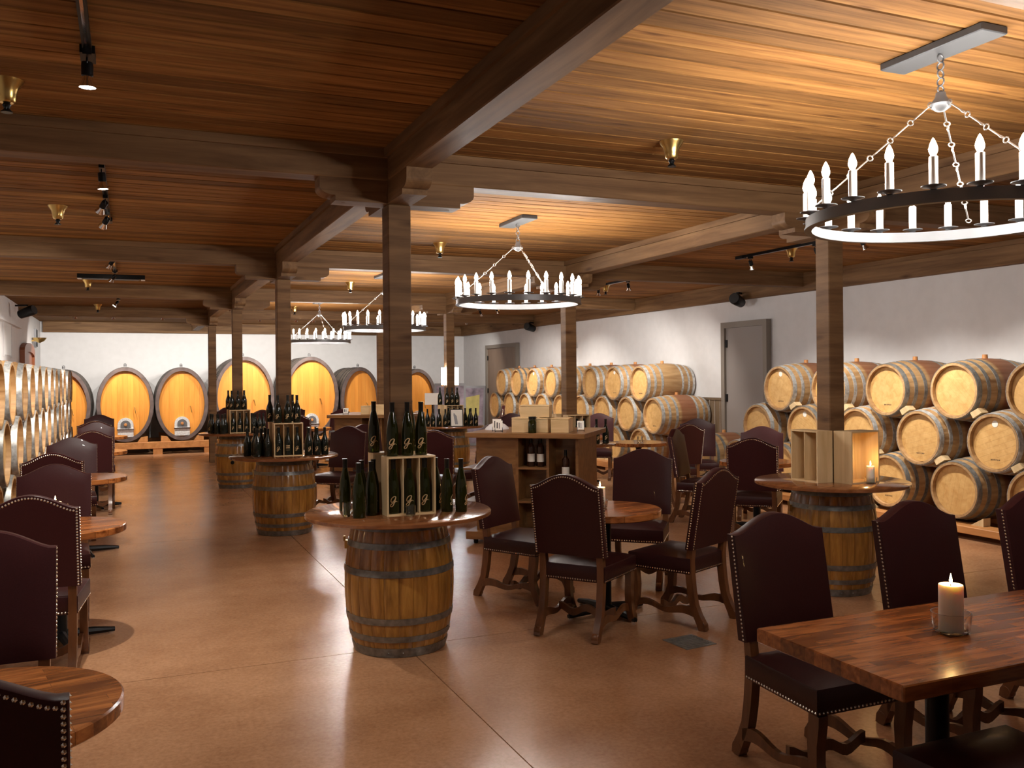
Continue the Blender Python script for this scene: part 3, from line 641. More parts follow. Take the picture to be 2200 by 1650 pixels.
# ------------------------------------------------------------------ chairs
def chair_kit():
    kit = []
    # seat cushion
    nx, ny = 10, 9; b = MB(); vs = []; fs = []
    def sp(i, j):
        u = -1+2*i/nx; v = -1+2*j/ny
        hw = .262-.03*(1-(v+1)/2)
        return u*hw, v*.24, u, v
    for lay in range(4):
        for j in range(ny+1):
            for i in range(nx+1):
                x, y, u, v = sp(i, j); e = max(abs(u), abs(v))
                if lay == 0: z = .362; k = .97
                elif lay == 1: z = .372; k = 1
                elif lay == 2: z = .462; k = 1.0
                else: z = .468+.034*(1-e**3); k = .985
                vs.append((x*k, y*k, z))
    W_ = nx+1; P_ = W_*(ny+1)
    for j in range(ny):
        for i in range(nx):
            a = j*W_+i; fs.append((a, a+W_, a+W_+1, a+1)); a += 3*P_; fs.append((a, a+1, a+W_+1, a+W_))
    rim = [(i, 0) for i in range(nx)] + [(nx, j) for j in range(ny)] + [(i, ny) for i in range(nx, 0, -1)] + [(0, j) for j in range(ny, 0, -1)]
    idx = [j*W_+i for i, j in rim]; n = len(idx)
    for l in range(3):
        for k in range(n): a, c = idx[k], idx[(k+1) % n]; fs.append((l*P_+a, l*P_+c, (l+1)*P_+c, (l+1)*P_+a))
    b.add(vs, fs); seat = b.mesh('seat', 'leather_seat', True)
    # backrest, leaning back
    hw, z0, zs, hump = .250, .53, .985, .082
    def top(u):
        s_ = abs(u)
        return zs+hump*(.5*(1+math.cos(PI*min(1, s_/.93))))**.7
    lean = lambda z: -.235-.17*(z-.5)
    nx, nz = 18, 10; vs = []; fs = []
    for side in (0, 1, 2, 3):
        for j in range(nz+1):
            for i in range(nx+1):
                u = -1+2*i/nx; v = j/nz; z = z0+(top(u)-z0)*v; e = max(abs(u), abs(2*v-1))
                if side == 0: d = .030+.016*(1-e**4); k = .985
                elif side == 1: d = .024; k = 1
                elif side == 2: d = -.024; k = 1
                else: d = -.028-.003*(1-e**4); k = .985
                zz = z0+(z-z0)*(1 if k == 1 else .992)+(0 if k == 1 else .002)
                vs.append((u*hw*k, lean(z)+d, zz))
    W_ = nx+1; P_ = W_*(nz+1)
    for j in range(nz):
        for i in range(nx):
            a = j*W_+i; fs.append((a, a+1, a+W_+1, a+W_)); a += 3*P_; fs.append((a, a+W_, a+W_+1, a+1))
    rim = [(i, 0) for i in range(nx)] + [(nx, j) for j in range(nz)] + [(i, nz) for i in range(nx, 0, -1)] + [(0, j) for j in range(nz, 0, -1)]
    idx = [j*W_+i for i, j in rim]; n = len(idx)
    for l in range(3):
        for k in range(n): a, c = idx[k], idx[(k+1) % n]; fs.append((l*P_+a, l*P_+c, (l+1)*P_+c, (l+1)*P_+a))
    back = MB().add(vs, fs).mesh('backrest', 'leather', True)
    # nail heads
    nb = MB()
    def nail(c, nrm, r=.0062):
        nrm = Vector(nrm).normalized(); a = nrm.orthogonal().normalized(); d = nrm.cross(a); c = Vector(c)
        nb.add([c+(a*math.cos(PI/3*k)+d*math.sin(PI/3*k))*r for k in range(6)]+[c+nrm*r*.75], [(k, (k+1) % 6, 6) for k in range(6)])
    m_ = 26
    for k in range(m_+1):           # sides and top, rear face and edge
        z = z0+.01+(zs-z0-.015)*k/m_
        for s_ in (-1, 1):
            nail((s_*(hw-.012), lean(z)-.030, z), (0, -1, 0)); nail((s_*hw, lean(z)+.012, z), (s_, 0, 0))
    for k in range(1, 30):
        u = -1+2*k/30; z = top(u)-.016; nail((u*(hw-.012), lean(z)-.030, z), (0, -1, 0))
    nails_back = nb.mesh('nails', 'brass_nail'); nb = MB()
    for k in range(26):
        u = -1+2*(k+.5)/26
        nail((u*.262*.985, .2405, .376), (0, 1, 0)); nail((u*.232*.985, -.2405, .376), (0, -1, 0))
        y = u*.24
        for s_ in (-1, 1): nail((s_*(.262-.03*(1-(u+1)/2)+.0005), y, .376), (s_, 0, 0))
    nails_seat = nb.mesh('nails', 'brass_nail')
    kit.append(('seat', seat, (0, 0, 0), (0, 0, 0), None, [('nail_trim', nails_seat, (0, 0, 0), (0, 0, 0), 'stuff')]))
    kit.append(('backrest', back, (0, 0, 0), (0, 0, 0), None, [('nail_trim', nails_back, (0, 0, 0), (0, 0, 0), 'stuff')]))
    rp = [(-.325, .0), (-.318, .03), (-.285, .09), (-.255, .16), (-.238, .25), (-.226, .36), (-.226, .45), (-.240, .56)]
    rd = [.05, .058, .05, .048, .05, .052, .046, .04]
    fp = [(.262, .0), (.256, .03), (.222, .09), (.198, .16), (.196, .24), (.206, .32), (.208, .362)]
    fd = [.05, .06, .05, .048, .054, .058, .058]
    for s_ in (-1, 1):
        b = MB().ribbon([(s_*.205, y, z) for y, z in rp], .044, rd); b2 = MB().lathe([(.030, -.023), (.034, -.018), (.034, .018), (.030, .023)], 14, cap0=True, cap1=True)
        b.add([(z+s_*.205, -.315+x, .034+y) for x, y, z in b2.v], b2.f); kit.append(('rear_leg', b.mesh('leg', 'chair_wood', True)))
        b = MB().ribbon([(s_*.228, y, z) for y, z in fp], .046, fd)
        b.add([(z+s_*.228, .255+x, .034+y) for x, y, z in b2.v], b2.f); kit.append(('front_leg', b.mesh('leg', 'chair_wood', True)))
        pts = [(-.275+.485*k/14, .135+.018*math.sin(k/14*3*PI)) for k in range(15)]
        pr = pts + [(y, z-.045-.012*math.sin(k/14*2*PI+1)) for k, (y, z) in reversed(list(enumerate(pts)))]
        xx = s_*.216; kit.append(('stretcher', MB().prism(pr, xx-.011, xx+.011, 'x').mesh('str', 'chair_wood')))
    pts = [(-.205+.41*k/16, .135+.02*math.cos(k/16*4*PI)) for k in range(17)]
    pr = pts + [(x, z-.048) for x, z in reversed(pts)]
    kit.append(('stretcher', MB().prism(pr, -.012, .012, 'y').mesh('str', 'chair_wood')))
    return kit
CK = chair_kit()
def chair(label, x, y, hd, sc=1.0):
    t = thing('dining_chair', label, 'chair', (x, y, 0), -R(hd), 'burgundy leather dining chairs')
    t.scale = (1, 1, 1); return build(CK, t)
LB = 'burgundy leather chair '
# headings are clockwise from +Y
chair(LB+'back turned at the bare first round table of the barrel side row', -.39, 2.58, -2)
chair(LB+'facing out over the bare first round table of the barrel side row', -.54, 4.02, 180)
chair(LB+'back turned at the candlelit round table of the barrel side row', -.50, 5.95, 2)
chair(LB+'behind the candlelit round table of the barrel side row, facing the flame', -.52, 7.28, 180)
chair(LB+'back turned at the third round table of the barrel side row', -.62, 9.12, 0)
chair(LB+'facing out behind the third round table of the barrel side row', -.58, 10.75, 180)
chair(LB+'back turned at the fourth round table of the barrel side row', -.43, 12.75, 0)
chair(LB+'facing out behind the fourth round table of the barrel side row', -.45, 14.5, 180)
chair(LB+'back turned at the last round table of the barrel side row', -.5, 15.9, 0)
chair(LB+'facing out behind the last round table of the barrel side row', -.5, 17.8, 180)
chair(LB+'back turned at the four chair candle table, beside the slim bottle barrel', 2.84, 5.40, 52)
chair(LB+'at the four chair candle table, in front of the display counter end', 2.83, 6.38, 146)
chair(LB+'at the four chair candle table, back turned next to the floor drain', 3.55, 5.37, -24)
chair(LB+'at the four chair candle table, facing the flame from the display counter', 3.84, 6.42, 222)
chair(LB+'at the end of the long table, beside its corner', 2.71, 2.99, 180)
chair(LB+'at the middle of the long table, behind the candle', 3.56, 2.99, 180)
chair(LB+'farther along the long table, past the candle', 4.41, 2.99, 180)
chair(LB+'pushed under the long table opposite the candle', 2.55, 1.98, 0)
chair(LB+'back turned at the round table behind the candlelit barrel table', 5.93, 7.55, 42)
chair(LB+'facing out at the round table behind the candlelit barrel table', 6.86, 8.62, 222)
chair(LB+'side on at the round table behind the candlelit barrel table', 6.10, 8.70, 140)
chair(LB+'back turned at the round table with an empty glass', 6.64, 10.12, -2)
chair(LB+'catching light in front of the barrels by the wood panelling', 7.40, 10.65, 212)
chair(LB+'behind the round table beside the display counter, near the barrels', 7.10, 13.1, 215)
chair(LB+'behind the pine boxes of the display counter', 6.0, 13.9, 190)
chair(LB+'standing by the framed posters', 7.2, 18.2, -70)
chair(LB+'back turned between the slim bottle barrel and the display counter', 3.45, 10.55, 20)
chair(LB+'side on between the lamp barrel table and the display counter', 4.1, 11.1, -95)
chair(LB+'half hidden behind the slim green bottles', 3.05, 11.75, 160)
chair(LB+'catching white light beside the second barrel table', 2.45, 11.45, -140)
chair(LB+'beside the farther display counter, back turned', 2.85, 16.5, 20)
chair(LB+'at the table in front of the oval casks, turned to the counter', 3.75, 17.9, 225)
chair(LB+'at the corner table near the casks, back turned', 2.55, 19.1, 10)
chair(LB+'at the corner table near the casks, facing out', 3.25, 20.3, 215)
chair(LB+'at the corner table near the casks, by the column', 2.15, 20.5, 150)

# ------------------------------------------------------------------ display counters
def counter(label, x, y, rz, W=1.24, D=1.10):
    t = thing('display_counter', label, 'counter', (x, y, 0), rz, 'display counters')
    H = 1.08; hw, hd = W/2-.1, D/2-.1
    obj('counter_top', MB().bbox(-W/2, W/2, -D/2, D/2, H, H+.05, .004).mesh('ct', 'counter'), t)
    obj('plinth', MB().bbox(-W/2+.0, W/2-.0, -D/2+.0, D/2, .05, .13, .004).mesh('pl', 'counter'), t)
    for sx in (-1, 1):
        for sy in (-1, 1): obj('caster', MB().lathe([(.02, 0), (.025, .01), (.025, .045), (.015, .05)], 10, cap0=True, cap1=True).mesh('ca', 'black_metal'), t, (sx*(W/2-.08), sy*(D/2-.08), 0))
    for xx in (-hw, -.1, hw-.30+.0, hw):
        obj('upright', MB().box(xx-.014, xx+.014, -hd, hd, .13, H).mesh('up', 'counter'), t)
    obj('back_panel', MB().box(-hw+.014, hw-.014, -hd+.28, -hd+.30, .13, H).mesh('bp', 'counter'), t)
    obj('side_panel', MB().box(-hw+.014, -.114, -hd, -hd+.015, .13, H).mesh('spn', 'counter'), t)
    for z in (.42, .76): obj('shelf', MB().box(-.086, hw-.314, -hd, -hd+.28, z, z+.022).mesh('sh', 'counter'), t)
    obj('shelf', MB().box(hw-.286, hw-.014, -hd, -hd+.28, .52, .542).mesh('sh2', 'counter'), t)
    for z in (.40, .74): obj('end_shelf', MB().box(-W/2-.08, -hw-.014, -hd, hd, z, z+.02).mesh('es', 'counter'), t)
    return t
cxy = (3.97, 8.62); crz = -R(40)
counter('wooden display counter on a low plinth with pine boxes on its top', cxy[0], cxy[1], crz)
def onc(lx, ly, cx=cxy, rz=crz): return (cx[0]+lx*math.cos(rz)-ly*math.sin(rz), cx[1]+lx*math.sin(rz)+ly*math.cos(rz))
def pinebox(label, lx, ly, z, W, D, H, rz=0):
    x, y = onc(lx, ly)
    t = thing('pine_box', label, 'box', (x, y, z), crz+rz, 'pine gift boxes')
    obj('box_body', MB().bbox(-W/2, W/2, -D/2, D/2, 0, H-.016, .002).mesh('pb', 'pine_box'), t)
    obj('lid', MB().bbox(-W/2-.001, W/2+.001, -D/2-.001, D/2+.001, H-.0145, H, .002).mesh('pld', 'pine_box'), t)
TZ = 1.1305
pinebox('pine gift box lying beside the printed card on the display counter', -.06, -.30, TZ, .20, .27, .15, .02)
pinebox('pine gift box lying beside the dark jar on the display counter', .16, -.30, TZ, .12, .27, .145, .0)
pinebox('pine gift box lying at the corner of the display counter', .335, -.30, TZ, .18, .27, .145, .06)
pinebox('pine gift box stacked crosswise on top of the others', .06, -.29, TZ+.1505, .30, .17, .125, .1)
x, y = onc(.075, -.49)
t = thing('glass_jar', 'tall dark green glass jar at the edge of the display counter', 'jar', (x, y, TZ), crz)
obj('jar_body', MB().lathe([(.001, 0), (.04, 0), (.042, .01), (.042, .11), (.034, .125), (.034, .14), (.001, .14)], 20).mesh('jb', 'bottle_green', True), t); obj('jar_lid', MB().lathe([(.038, .14), (.038, .165), (.001, .166)], 20).mesh('jl', 'foil', True), t)
def card(label, lx, ly, w_, h_, cx=cxy, rz=crz, m='paper'):
    x, y = onc(lx, ly, cx, rz)
    t = thing('card_stand', label, 'sign', (x, y, TZ), rz+.25)
    obj('card', MB().box(-w_/2, w_/2, -.002, .002, .02, h_).mesh('cd', m), t, rot=(-.25, 0, 0))
    obj('print', MB().box(-w_*.3, -w_*.15, -.003, -.002, .04, h_*.85).box(0, w_*.1, -.003, -.002, .035, h_*.8).mesh('cp', 'ink'), t, rot=(-.25, 0, 0))
    obj('wire_stand', MB().tube([(-w_/2, -.03, 0), (-w_/2, -.03, .05), (-w_/2, .04, .0)], .002, 5).tube([(w_/2, -.03, 0), (w_/2, -.03, .05), (w_/2, .04, 0)], .002, 5).tube([(-w_/2, -.03, .012), (w_/2, -.03, .012)], .002, 5).mesh('ws', 'black_metal'), t)
card('small white printed card in a wire stand on the display counter', -.30, -.42, .075, .12)
card('small card with an orange picture behind the wire stand card', -.36, -.30, .09, .13, m='paper')
card('small tilted card in a wire stand at the back corner of the display counter', .50, -.18, .07, .11)
t = tag(obj('folded_cloth', MB().lathe([(.16, 0), (.15, .02), (.10, .055), (.05, .07), (.001, .075)], 14, sy=.6).mesh('fc', 'cloth', True), None, (*onc(-.47, .05), TZ), (0, 0, .4)), 'crumpled white cloth on the corner of the display counter', 'cloth')
for lx, ly, z, kk in ((.02, -.35, .7825, 'bord'), (.12, -.35, .7825, 'bord'), (.38, -.35, .655, 'bord')):
    x, y = onc(lx, ly)
    bottle(kk, x, y, z, ('brown bottle with a white label in the upper shelf of the display counter' if z > .7 else 'brown bottle with a white label standing on the pine box in the display counter'), 'labelled bottles in the display counter', False)
x, y = onc(.38, -.34); pinebox('pine box standing on the shelf of the display counter under a labelled bottle', .38, -.34, .5425, .22, .2, .112)
x, y = onc(.26, -.52); bottle('bord', x, y, .1305, 'brown bottle standing on the plinth of the display counter', 'labelled bottles in the display counter', False)
# farther counter
c2 = (3.62, 13.95); z2 = -R(34)
counter('wooden display counter farther back with jars on its end shelf', c2[0], c2[1], z2)
for lx, ly, W, Hh, lb in ((-.05, -.30, .16, .13, 'pale pine canister block'), (.17, -.35, .26, .15, 'larger pine gift box')):
    x, y = onc(lx, ly, c2, z2); t = thing('pine_box', lb+' on the farther display counter', 'box', (x, y, TZ), z2, 'pine gift boxes')
    obj('box_body', MB().bbox(-W/2, W/2, -.08, .08, 0, Hh-.016, .002).mesh('pb', 'pine_box'), t); obj('lid', MB().bbox(-W/2, W/2, -.08, .08, Hh-.015, Hh, .002).mesh('pl', 'pine_box'), t)
card('small tented card on the farther display counter', -.36, -.42, .08, .1, c2, z2)
jarm = MB().lathe([(.001, 0), (.045, 0), (.047, .01), (.047, .08), (.04, .09), (.001, .09)], 16).mesh('j', 'glass', True); jarl = MB().lathe([(.043, .09), (.043, .11), (.001, .111)], 16).mesh('jl', 'ink', True)
for lx, ly in ((-.62, -.36), (-.62, -.23)):
    x, y = onc(lx, ly, c2, z2); t = thing('preserve_jar', 'small jar with a dark lid on the end shelf of the farther counter', 'jar', (x, y, .7605), 0, 'preserve jars'); obj('jar_body', jarm, t); obj('jar_lid', jarl, t)
x, y = onc(-.62, -.30, c2, z2); t = thing('white_carton', 'white carton holding small bottles on the low end shelf of the farther counter', 'box', (x, y, .4205), z2)
obj('carton', MB().box(-.07, .07, -.12, .12, 0, .13).mesh('wc', 'white_plastic'), t)
for k in range(4): obj('bottle_neck', MB().lathe([(.014, .13), (.014, .21), (.001, .211)], 10).mesh('bn', 'paper', True), t, (0, -.09+.06*k, 0))

# ------------------------------------------------------------------ big oval casks
def cask(label, x, w_, top, door=True):
    z0 = .30; hz_ = (top-z0)/2; rx = w_/2; L = 1.95; Yh = 22.05
    t = thing('oval_cask', label, 'cask', (x, Yh, z0+hz_), 0, 'oval casks along the back wall')
    n = 56; prof = []
    b = MB(); vs = []; fs = []; rg = 10
    for l in range(rg+1):
        v = l/rg; k = 1+.012*(1-(2*v-1)**2)
        for i in range(n):
            a = 2*PI*i/n; dr = -.004 if i % 2 == 0 else 0
            vs.append(((rx*k+dr)*math.cos(a), v*L, (hz_*k+dr)*math.sin(a)))
    for l in range(rg):
        for i in range(n): fs.append((l*n+i, l*n+(i+1) % n, (l+1)*n+(i+1) % n, (l+1)*n+i))
    b.add(vs, fs); b.add([(rx*math.cos(2*PI*i/n), L, hz_*math.sin(2*PI*i/n)) for i in range(n)], [tuple(range(n))])
    obj('staves', b.mesh('cs', 'cask_side', True), t)
    def ringm(s0, s1, y0, y1, m):
        b = MB(); vs = []
        for s_, y_ in ((s0, y0), (s1, y0), (s1, y1), (s0, y1)):
            vs += [((rx+s_)*math.cos(2*PI*i/n), y_, (hz_+s_)*math.sin(2*PI*i/n)) for i in range(n)]
        return b.add(vs, [(l*n+i, l*n+(i+1) % n, ((l+1) % 4)*n+(i+1) % n, ((l+1) % 4)*n+i) for l in range(4) for i in range(n)]).mesh('rg', m, True)
    obj('chime', ringm(.003, -.075, -.012, .13, 'cask_rim'), t)
    for y_ in (.05, .32, .62, 1.3, 1.6): k = .012*(1-(2*(y_+.03)/L-1)**2); obj('hoop', ringm(.0+k*rx, .012+k*rx, y_, y_+.06, 'cask_hoop'), t)
    # head of upright boards
    ax, az = rx-.075, hz_-.075; nb_ = 9; W = 2*ax/nb_
    for i in range(nb_):
        x0, x1 = -ax+i*W+.0007, -ax+(i+1)*W-.0007; xs_ = [x0+(x1-x0)*q/4 for q in range(5)]
        tp = [(q, az*math.sqrt(max(0, 1-(q/ax)**2))) for q in xs_]; bt = [(q, -az*math.sqrt(max(0, 1-(q/ax)**2))) for q in reversed(xs_)]
        obj('head_board', MB().prism(tp+bt, .07, .1, 'y').mesh('hb', 'cask_head'), t)
    if door:
        dz = -az+.03
        pr = [(-.165, 0), (-.165, .27)] + [(-.165*math.cos(PI*q/12), .27+.165*math.sin(PI*q/12)) for q in range(1, 12)] + [(.165, .27), (.165, 0)]
        d = obj('hatch', MB().prism(pr, .0, .072, 'y').mesh('ht', 'silver_door'), t, (0, 0, dz))
        pr2 = [(-.105, .20), (-.105, .27)] + [(-.105*math.cos(PI*q/12), .27+.105*math.sin(PI*q/12)) for q in range(1, 12)] + [(.105, .27), (.105, .20)]
        obj('hatch_plate', MB().prism(pr2, -.012, 0, 'y').mesh('hp', 'iron'), d); obj('hatch_bar', MB().box(-.18, .18, -.03, 0, .155, .185).mesh('hb', 'chrome'), d)
        obj('hatch_knob', MB().lathe([(.035, 0), (.03, .03), (.001, .035)], 12).mesh('hk', 'rack_wood', True), d, (0, -.012, .28), (PI/2, 0, 0))
    tp = obj('sampling_tap', MB().tube([(0, .07, 0), (0, .0, 0), (.03, -.02, -.14)], .01, 8).mesh('tp', 'brass', True), t, (rx*.32, 0, -.06))
    obj('vent', MB().lathe([(.03, 0), (.03, .05), (.001, .05)], 12).mesh('vt', 'iron', True), t, (0, .3, hz_*1.03)); obj('vent_ring', MB().torus((0, .3, hz_*1.01+.065), .022, .007, (0, 1, 0)).mesh('vr', 'iron', True), t)
cask('large oval oak cask at the end of the row, partly behind the barrel stack', -1.33, 1.10, 1.93)
cask('large oval oak cask with a silver hatch, next to the barrel stack', -.07, 1.18, 1.975)
cask('large oval oak cask with a silver hatch, beside the column of the bottle aisle', 1.13, 1.14, 1.965)
cask('tallest oval oak cask nearer the bottle aisle column', 2.52, 1.37, 2.21)
cask('tallest oval oak cask in the middle of the back wall', 4.1, 1.31, 2.21)
cask('smaller oval oak cask right of the tallest pair', 5.31, .98, 1.95, True)
cask('smaller oval oak cask nearest the glowing column lamps', 6.8, .98, 1.90, True)
for yy, nm in ((22.05, 'front'), (23.6, 'rear')):
    t = thing('cask_rail', 'orange timber rail under the %s ends of the oval casks' % nm, 'rail', (2.8, yy, 0))
    obj('rail', MB().bbox(-4.7, 4.7, -.12, .12, .13, .28, .006).mesh('cr', 'rack_wood'), t)
    ftm = MB().box(-.1, .1, -.11, .11, 0, .13).mesh('cf', 'rack_wood')
    for k in range(9): obj('block', ftm, t, (-4.4+k*1.1, 0, 0))
    wg = MB().prism([(-.16, 0), (.06, 0), (-.02, .11), (-.16, .13)], -.1, .1, 'y').mesh('wg', 'rack_wood')
    for x in (-1.33, -.07, 1.13, 2.52, 4.1, 5.31, 6.8):
        for q in (-1, 1): obj('wedge', wg, t, (x-2.8+q*.30, 0, .28), (0, 0, 0 if q < 0 else PI))

# ------------------------------------------------------------------ chandeliers
def chandelier(label, X, Y, sk=0):
    Zr = 2.375; RR = .56
    t = thing('chandelier', label, 'chandelier', (X, Y, 0), 0, 'candle ring chandeliers')
    obj('ceiling_plate', MB().bbox(-.075, .075, -.27, .27, ZC-.035, ZC-.001, .004).mesh('cp', 'plate_grey'), t)
    b = MB()
    for k in range(5): b.torus((0, 0, ZC-.055-.034*k), .018, .004, (1, 0, 0) if k % 2 else (0, 1, 0), 10, 5)
    obj('stem_chain', b.mesh('sc', 'iron', True), t)
    hubz = 2.90
    obj('hub', MB().lathe([(.004, hubz+.03), (.02, hubz+.02), (.024, hubz), (.045, hubz-.03), (.04, hubz-.045), (.018, hubz-.06), (.001, hubz-.064)], 16).mesh('hb', 'iron', True), t)
    for a in (176, -64, 52):
        a = R(a)-th; e = Vector((RR*math.cos(a), RR*math.sin(a), Zr+.045)); s_ = Vector((.04*math.cos(a), .04*math.sin(a), hubz-.03)); b = MB(); n = 6
        for k in range(n):
            p, q = s_.lerp(e, k/n), s_.lerp(e, (k+1)/n); d = (q-p).normalized()
            b.tube([p+d*.014, q-d*.030], .0038, 6); b.torus(p+d*.004, .012, .0032, d.cross(Vector((0, 0, 1))), 8, 4); b.torus(q-d*.020, .012, .0032, Vector((0, 0, 1))-d*d.z, 8, 4)
        obj('suspension_chain', b.mesh('ch', 'chain_metal', True), t)
    obj('ring_band', MB().lathe([(RR-.006, Zr-.022), (RR+.006, Zr-.022), (RR+.006, Zr+.022), (RR-.006, Zr+.022), (RR-.006, Zr-.022)], 72).lathe([(RR-.02, Zr-.028), (RR+.012, Zr-.028), (RR+.012, Zr-.020), (RR-.02, Zr-.020), (RR-.02, Zr-.028)], 72).mesh('rb', 'iron', True), t)
    for k in range(22):
        a = 2*PI*k/22+sk; p = (RR*math.cos(a), RR*math.sin(a), Zr+.03)
        sl = obj('candle_sleeve', SLV, t, p); obj('drip_pan', PAN, sl); obj('bulb', BLB, sl)
SLV = MB().lathe([(.0165, .006), (.0165, .118), (.010, .122)], 14, cap0=True, cap1=True).mesh('slv', 'sleeve', True)
PAN = MB().lathe([(.012, -.006), (.018, 0), (.045, .004), (.046, .007), (.02, .006), (.001, .006)], 18).mesh('pan', 'iron', True)
BLB = MB().lathe([(.008, .121), (.0155, .138), (.017, .148), (.012, .168), (.005, .184), (.0008, .190)], 8).mesh('blb', 'bulb', True)
chandelier('ring chandelier of white electric candles above the long table', 3.27, 2.87, .1)
chandelier('ring chandelier of white electric candles above the pine box counter', 3.27, 7.50, .17)
chandelier('ring chandelier of white electric candles, third down the room', 3.27, 12.15, .05)
chandelier('ring chandelier of white electric candles nearest the oval casks', 3.27, 16.75, .12)

# ------------------------------------------------------------------ track lights
HB = MB().lathe([(.022, 0), (.024, -.01), (.024, -.055), (.018, -.06)], 14, cap0=True).mesh('hb', 'black_metal', True)
HL = MB().lathe([(.018, -.058), (.022, -.075), (.034, -.098), (.036, -.106), (.033, -.106)], 16).mesh('hl', 'chrome', True)
HF = MB().lathe([(.033, -.103), (.001, -.103)], 16).mesh('hf', 'lamp_face')
HJ = MB().cbox((0, 0, -.012), (.034, .06, .024)).torus((0, 0, -.05), .022, .004, (1, 0, 0)).mesh('hj', 'black_metal', True)
def spot(parent, loc, aim, energy, col=(1, .94, .85), ang=70, blend=.6):
    """lamp head on a track, aimed at a point of the room"""
    j = obj('swivel', HJ, parent, loc)
    p = Vector(parent.location)+Vector(loc)+Vector((0, 0, -.05)); d = (Vector(aim)-p).normalized()
    q = d.to_track_quat('-Z', 'Y')
    h_ = obj('lamp_head', HB, parent, Vector(loc)+Vector((0, 0, -.05)), q.to_euler()); obj('reflector', HL, h_); obj('lens', HF, h_)
    l = bpy.data.lights.new('spot_light', 'SPOT'); l.energy = energy*SPOT; l.color = col; l.spot_size = R(ang); l.spot_blend = blend; l.shadow_soft_size = .03
    lo = bpy.data.objects.new('spot_light', l); COL.objects.link(lo); lo.parent = h_; lo.location = (0, 0, -.112)
def track(label, x, y0, y1, heads, axis='y'):
    t = thing('track_light', label, 'track light', (x, (y0+y1)/2, ZC-.001), 0, 'black ceiling track lights')
    L2 = (y1-y0)/2
    obj('rail', MB().box(-.018, .018, -L2, L2, -.03, 0).mesh('tr', 'black_metal'), t); obj('rail_slot', MB().box(-.006, .006, -L2+.02, L2-.02, -.0305, -.03).mesh('ts', 'chrome'), t)
    obj('end_feed', MB().box(-.03, .03, L2-.14, L2, -.036, -.002).mesh('ef', 'black_metal'), t)
    for (yy, aim, e, ang) in heads: spot(t, (0, yy-(y0+y1)/2, -.03), aim, e, ang=ang)
track('black ceiling track with one lamp over the first round tables', -.15, 2.2, 4.35, [(4.2, (-.15, 4.3, 0), 110, 110)])
track('black ceiling track with three lamps over the candlelit round table', -.15, 6.2, 8.75, [(6.4, (.1, 6.6, 0), 160, 90), (7.45, (-1.4, 9.6, 1.2), 160, 80), (8.2, (-1.4, 10.6, 1.2), 160, 80)])
track('black ceiling track with two lamps over the third round table', -.15, 10.9, 12.8, [(11.1, (-1.4, 12.6, 1.4), 170, 90), (12.65, (-1.4, 14.2, 1.3), 170, 90)])
track('black ceiling track with one lamp over the last round tables', -.15, 16.2, 17.2, [(16.8, (-1.4, 16.6, 1.4), 170, 100)])
track('black ceiling track with three lamps facing the barrel stack by the grey door', 6.80, 6.75, 8.95, [(8.7, (8.0, 9.2, .7), 170, 90), (7.6, (8.0, 7.7, .7), 170, 90), (6.95, (8.0, 6.3, .7), 170, 95)])
track('black ceiling track with two lamps facing the middle of the barrel wall', 6.80, 11.4, 12.6, [(11.54, (8.0, 13.0, 1.2), 170, 95), (12.45, (8.0, 14.6, 1.2), 170, 95)])
track('black ceiling track with two lamps facing the far barrels', 6.70, 16.3, 17.6, [(16.5, (8.0, 16.4, 1.2), 170, 95), (17.37, (8.0, 18.4, 1.2), 170, 95)])
for k, x in enumerate((-1.0, -.28, .68, 2.7, 3.5, 3.9, 7.6)):
    t = thing('ceiling_spot', 'small ceiling spot lamp lighting the oval casks', 'spot lamp', (x, 20.55, ZC-.001), 0, 'spot lamps over the casks')
    obj('base', MB().lathe([(.04, 0), (.04, -.02), (.012, -.03)], 14, cap0=True, cap1=True).mesh('sb', 'black_metal', True), t); spot(t, (0, 0, -.02), (x, 22.6, 1.6), 165, ang=112)

# ------------------------------------------------------------------ sprinklers, vent, speakers, sconces
bell = MB().lathe([(.075, 0), (.07, -.012), (.05, -.04), (.042, -.075), (.038, -.10), (.03, -.108)], 18, cap0=True, cap1=True).mesh('bell', 'brass', True)
noz = MB().lathe([(.014, -.108), (.02, -.118), (.012, -.135), (.026, -.150), (.026, -.154)], 12, cap0=True, cap1=True).torus((0, 0, -.132), .02, .004, (1, 0, 0)).mesh('noz', 'black_metal', True)
for X, lab, Ys in ((-.52, 'brass bell shaped sprinkler head on the ceiling over the round table row', (4.85, 8.2, 14.1, 18.6)), (3.06, 'brass bell shaped sprinkler head on the ceiling between the chandeliers', (4.66, 7.9+1.2, 13.3, 18.2)), (6.9, 'brass bell shaped sprinkler head on the ceiling beside the barrel wall tracks', (8.1, 12.4, 16.9))):
    for Y in Ys:
        t = thing('sprinkler', lab, 'sprinkler', (X, Y, ZC-.001), 0, lab[33:]); obj('bell', bell, t); obj('nozzle', noz, t)
t = thing('ceiling_vent', 'long black louvred heater bar on the ceiling over the round table row', 'vent', (-.2, 13.35, ZC-.001), -.02)
obj('housing', MB().box(-.42, .42, -.07, .07, -.06, 0).mesh('vh', 'black_metal'), t)
for k in range(5): obj('louvre', MB().box(-.34, .34, -.058+k*.026, -.046+k*.026, -.066, -.06).mesh('vl', 'iron'), t)
for s_ in (-1, 1): obj('end_cap', MB().box(s_*.42-.0, s_*.37, -.07, .07, -.064, -.06).mesh('ve', 'white_plastic'), t)
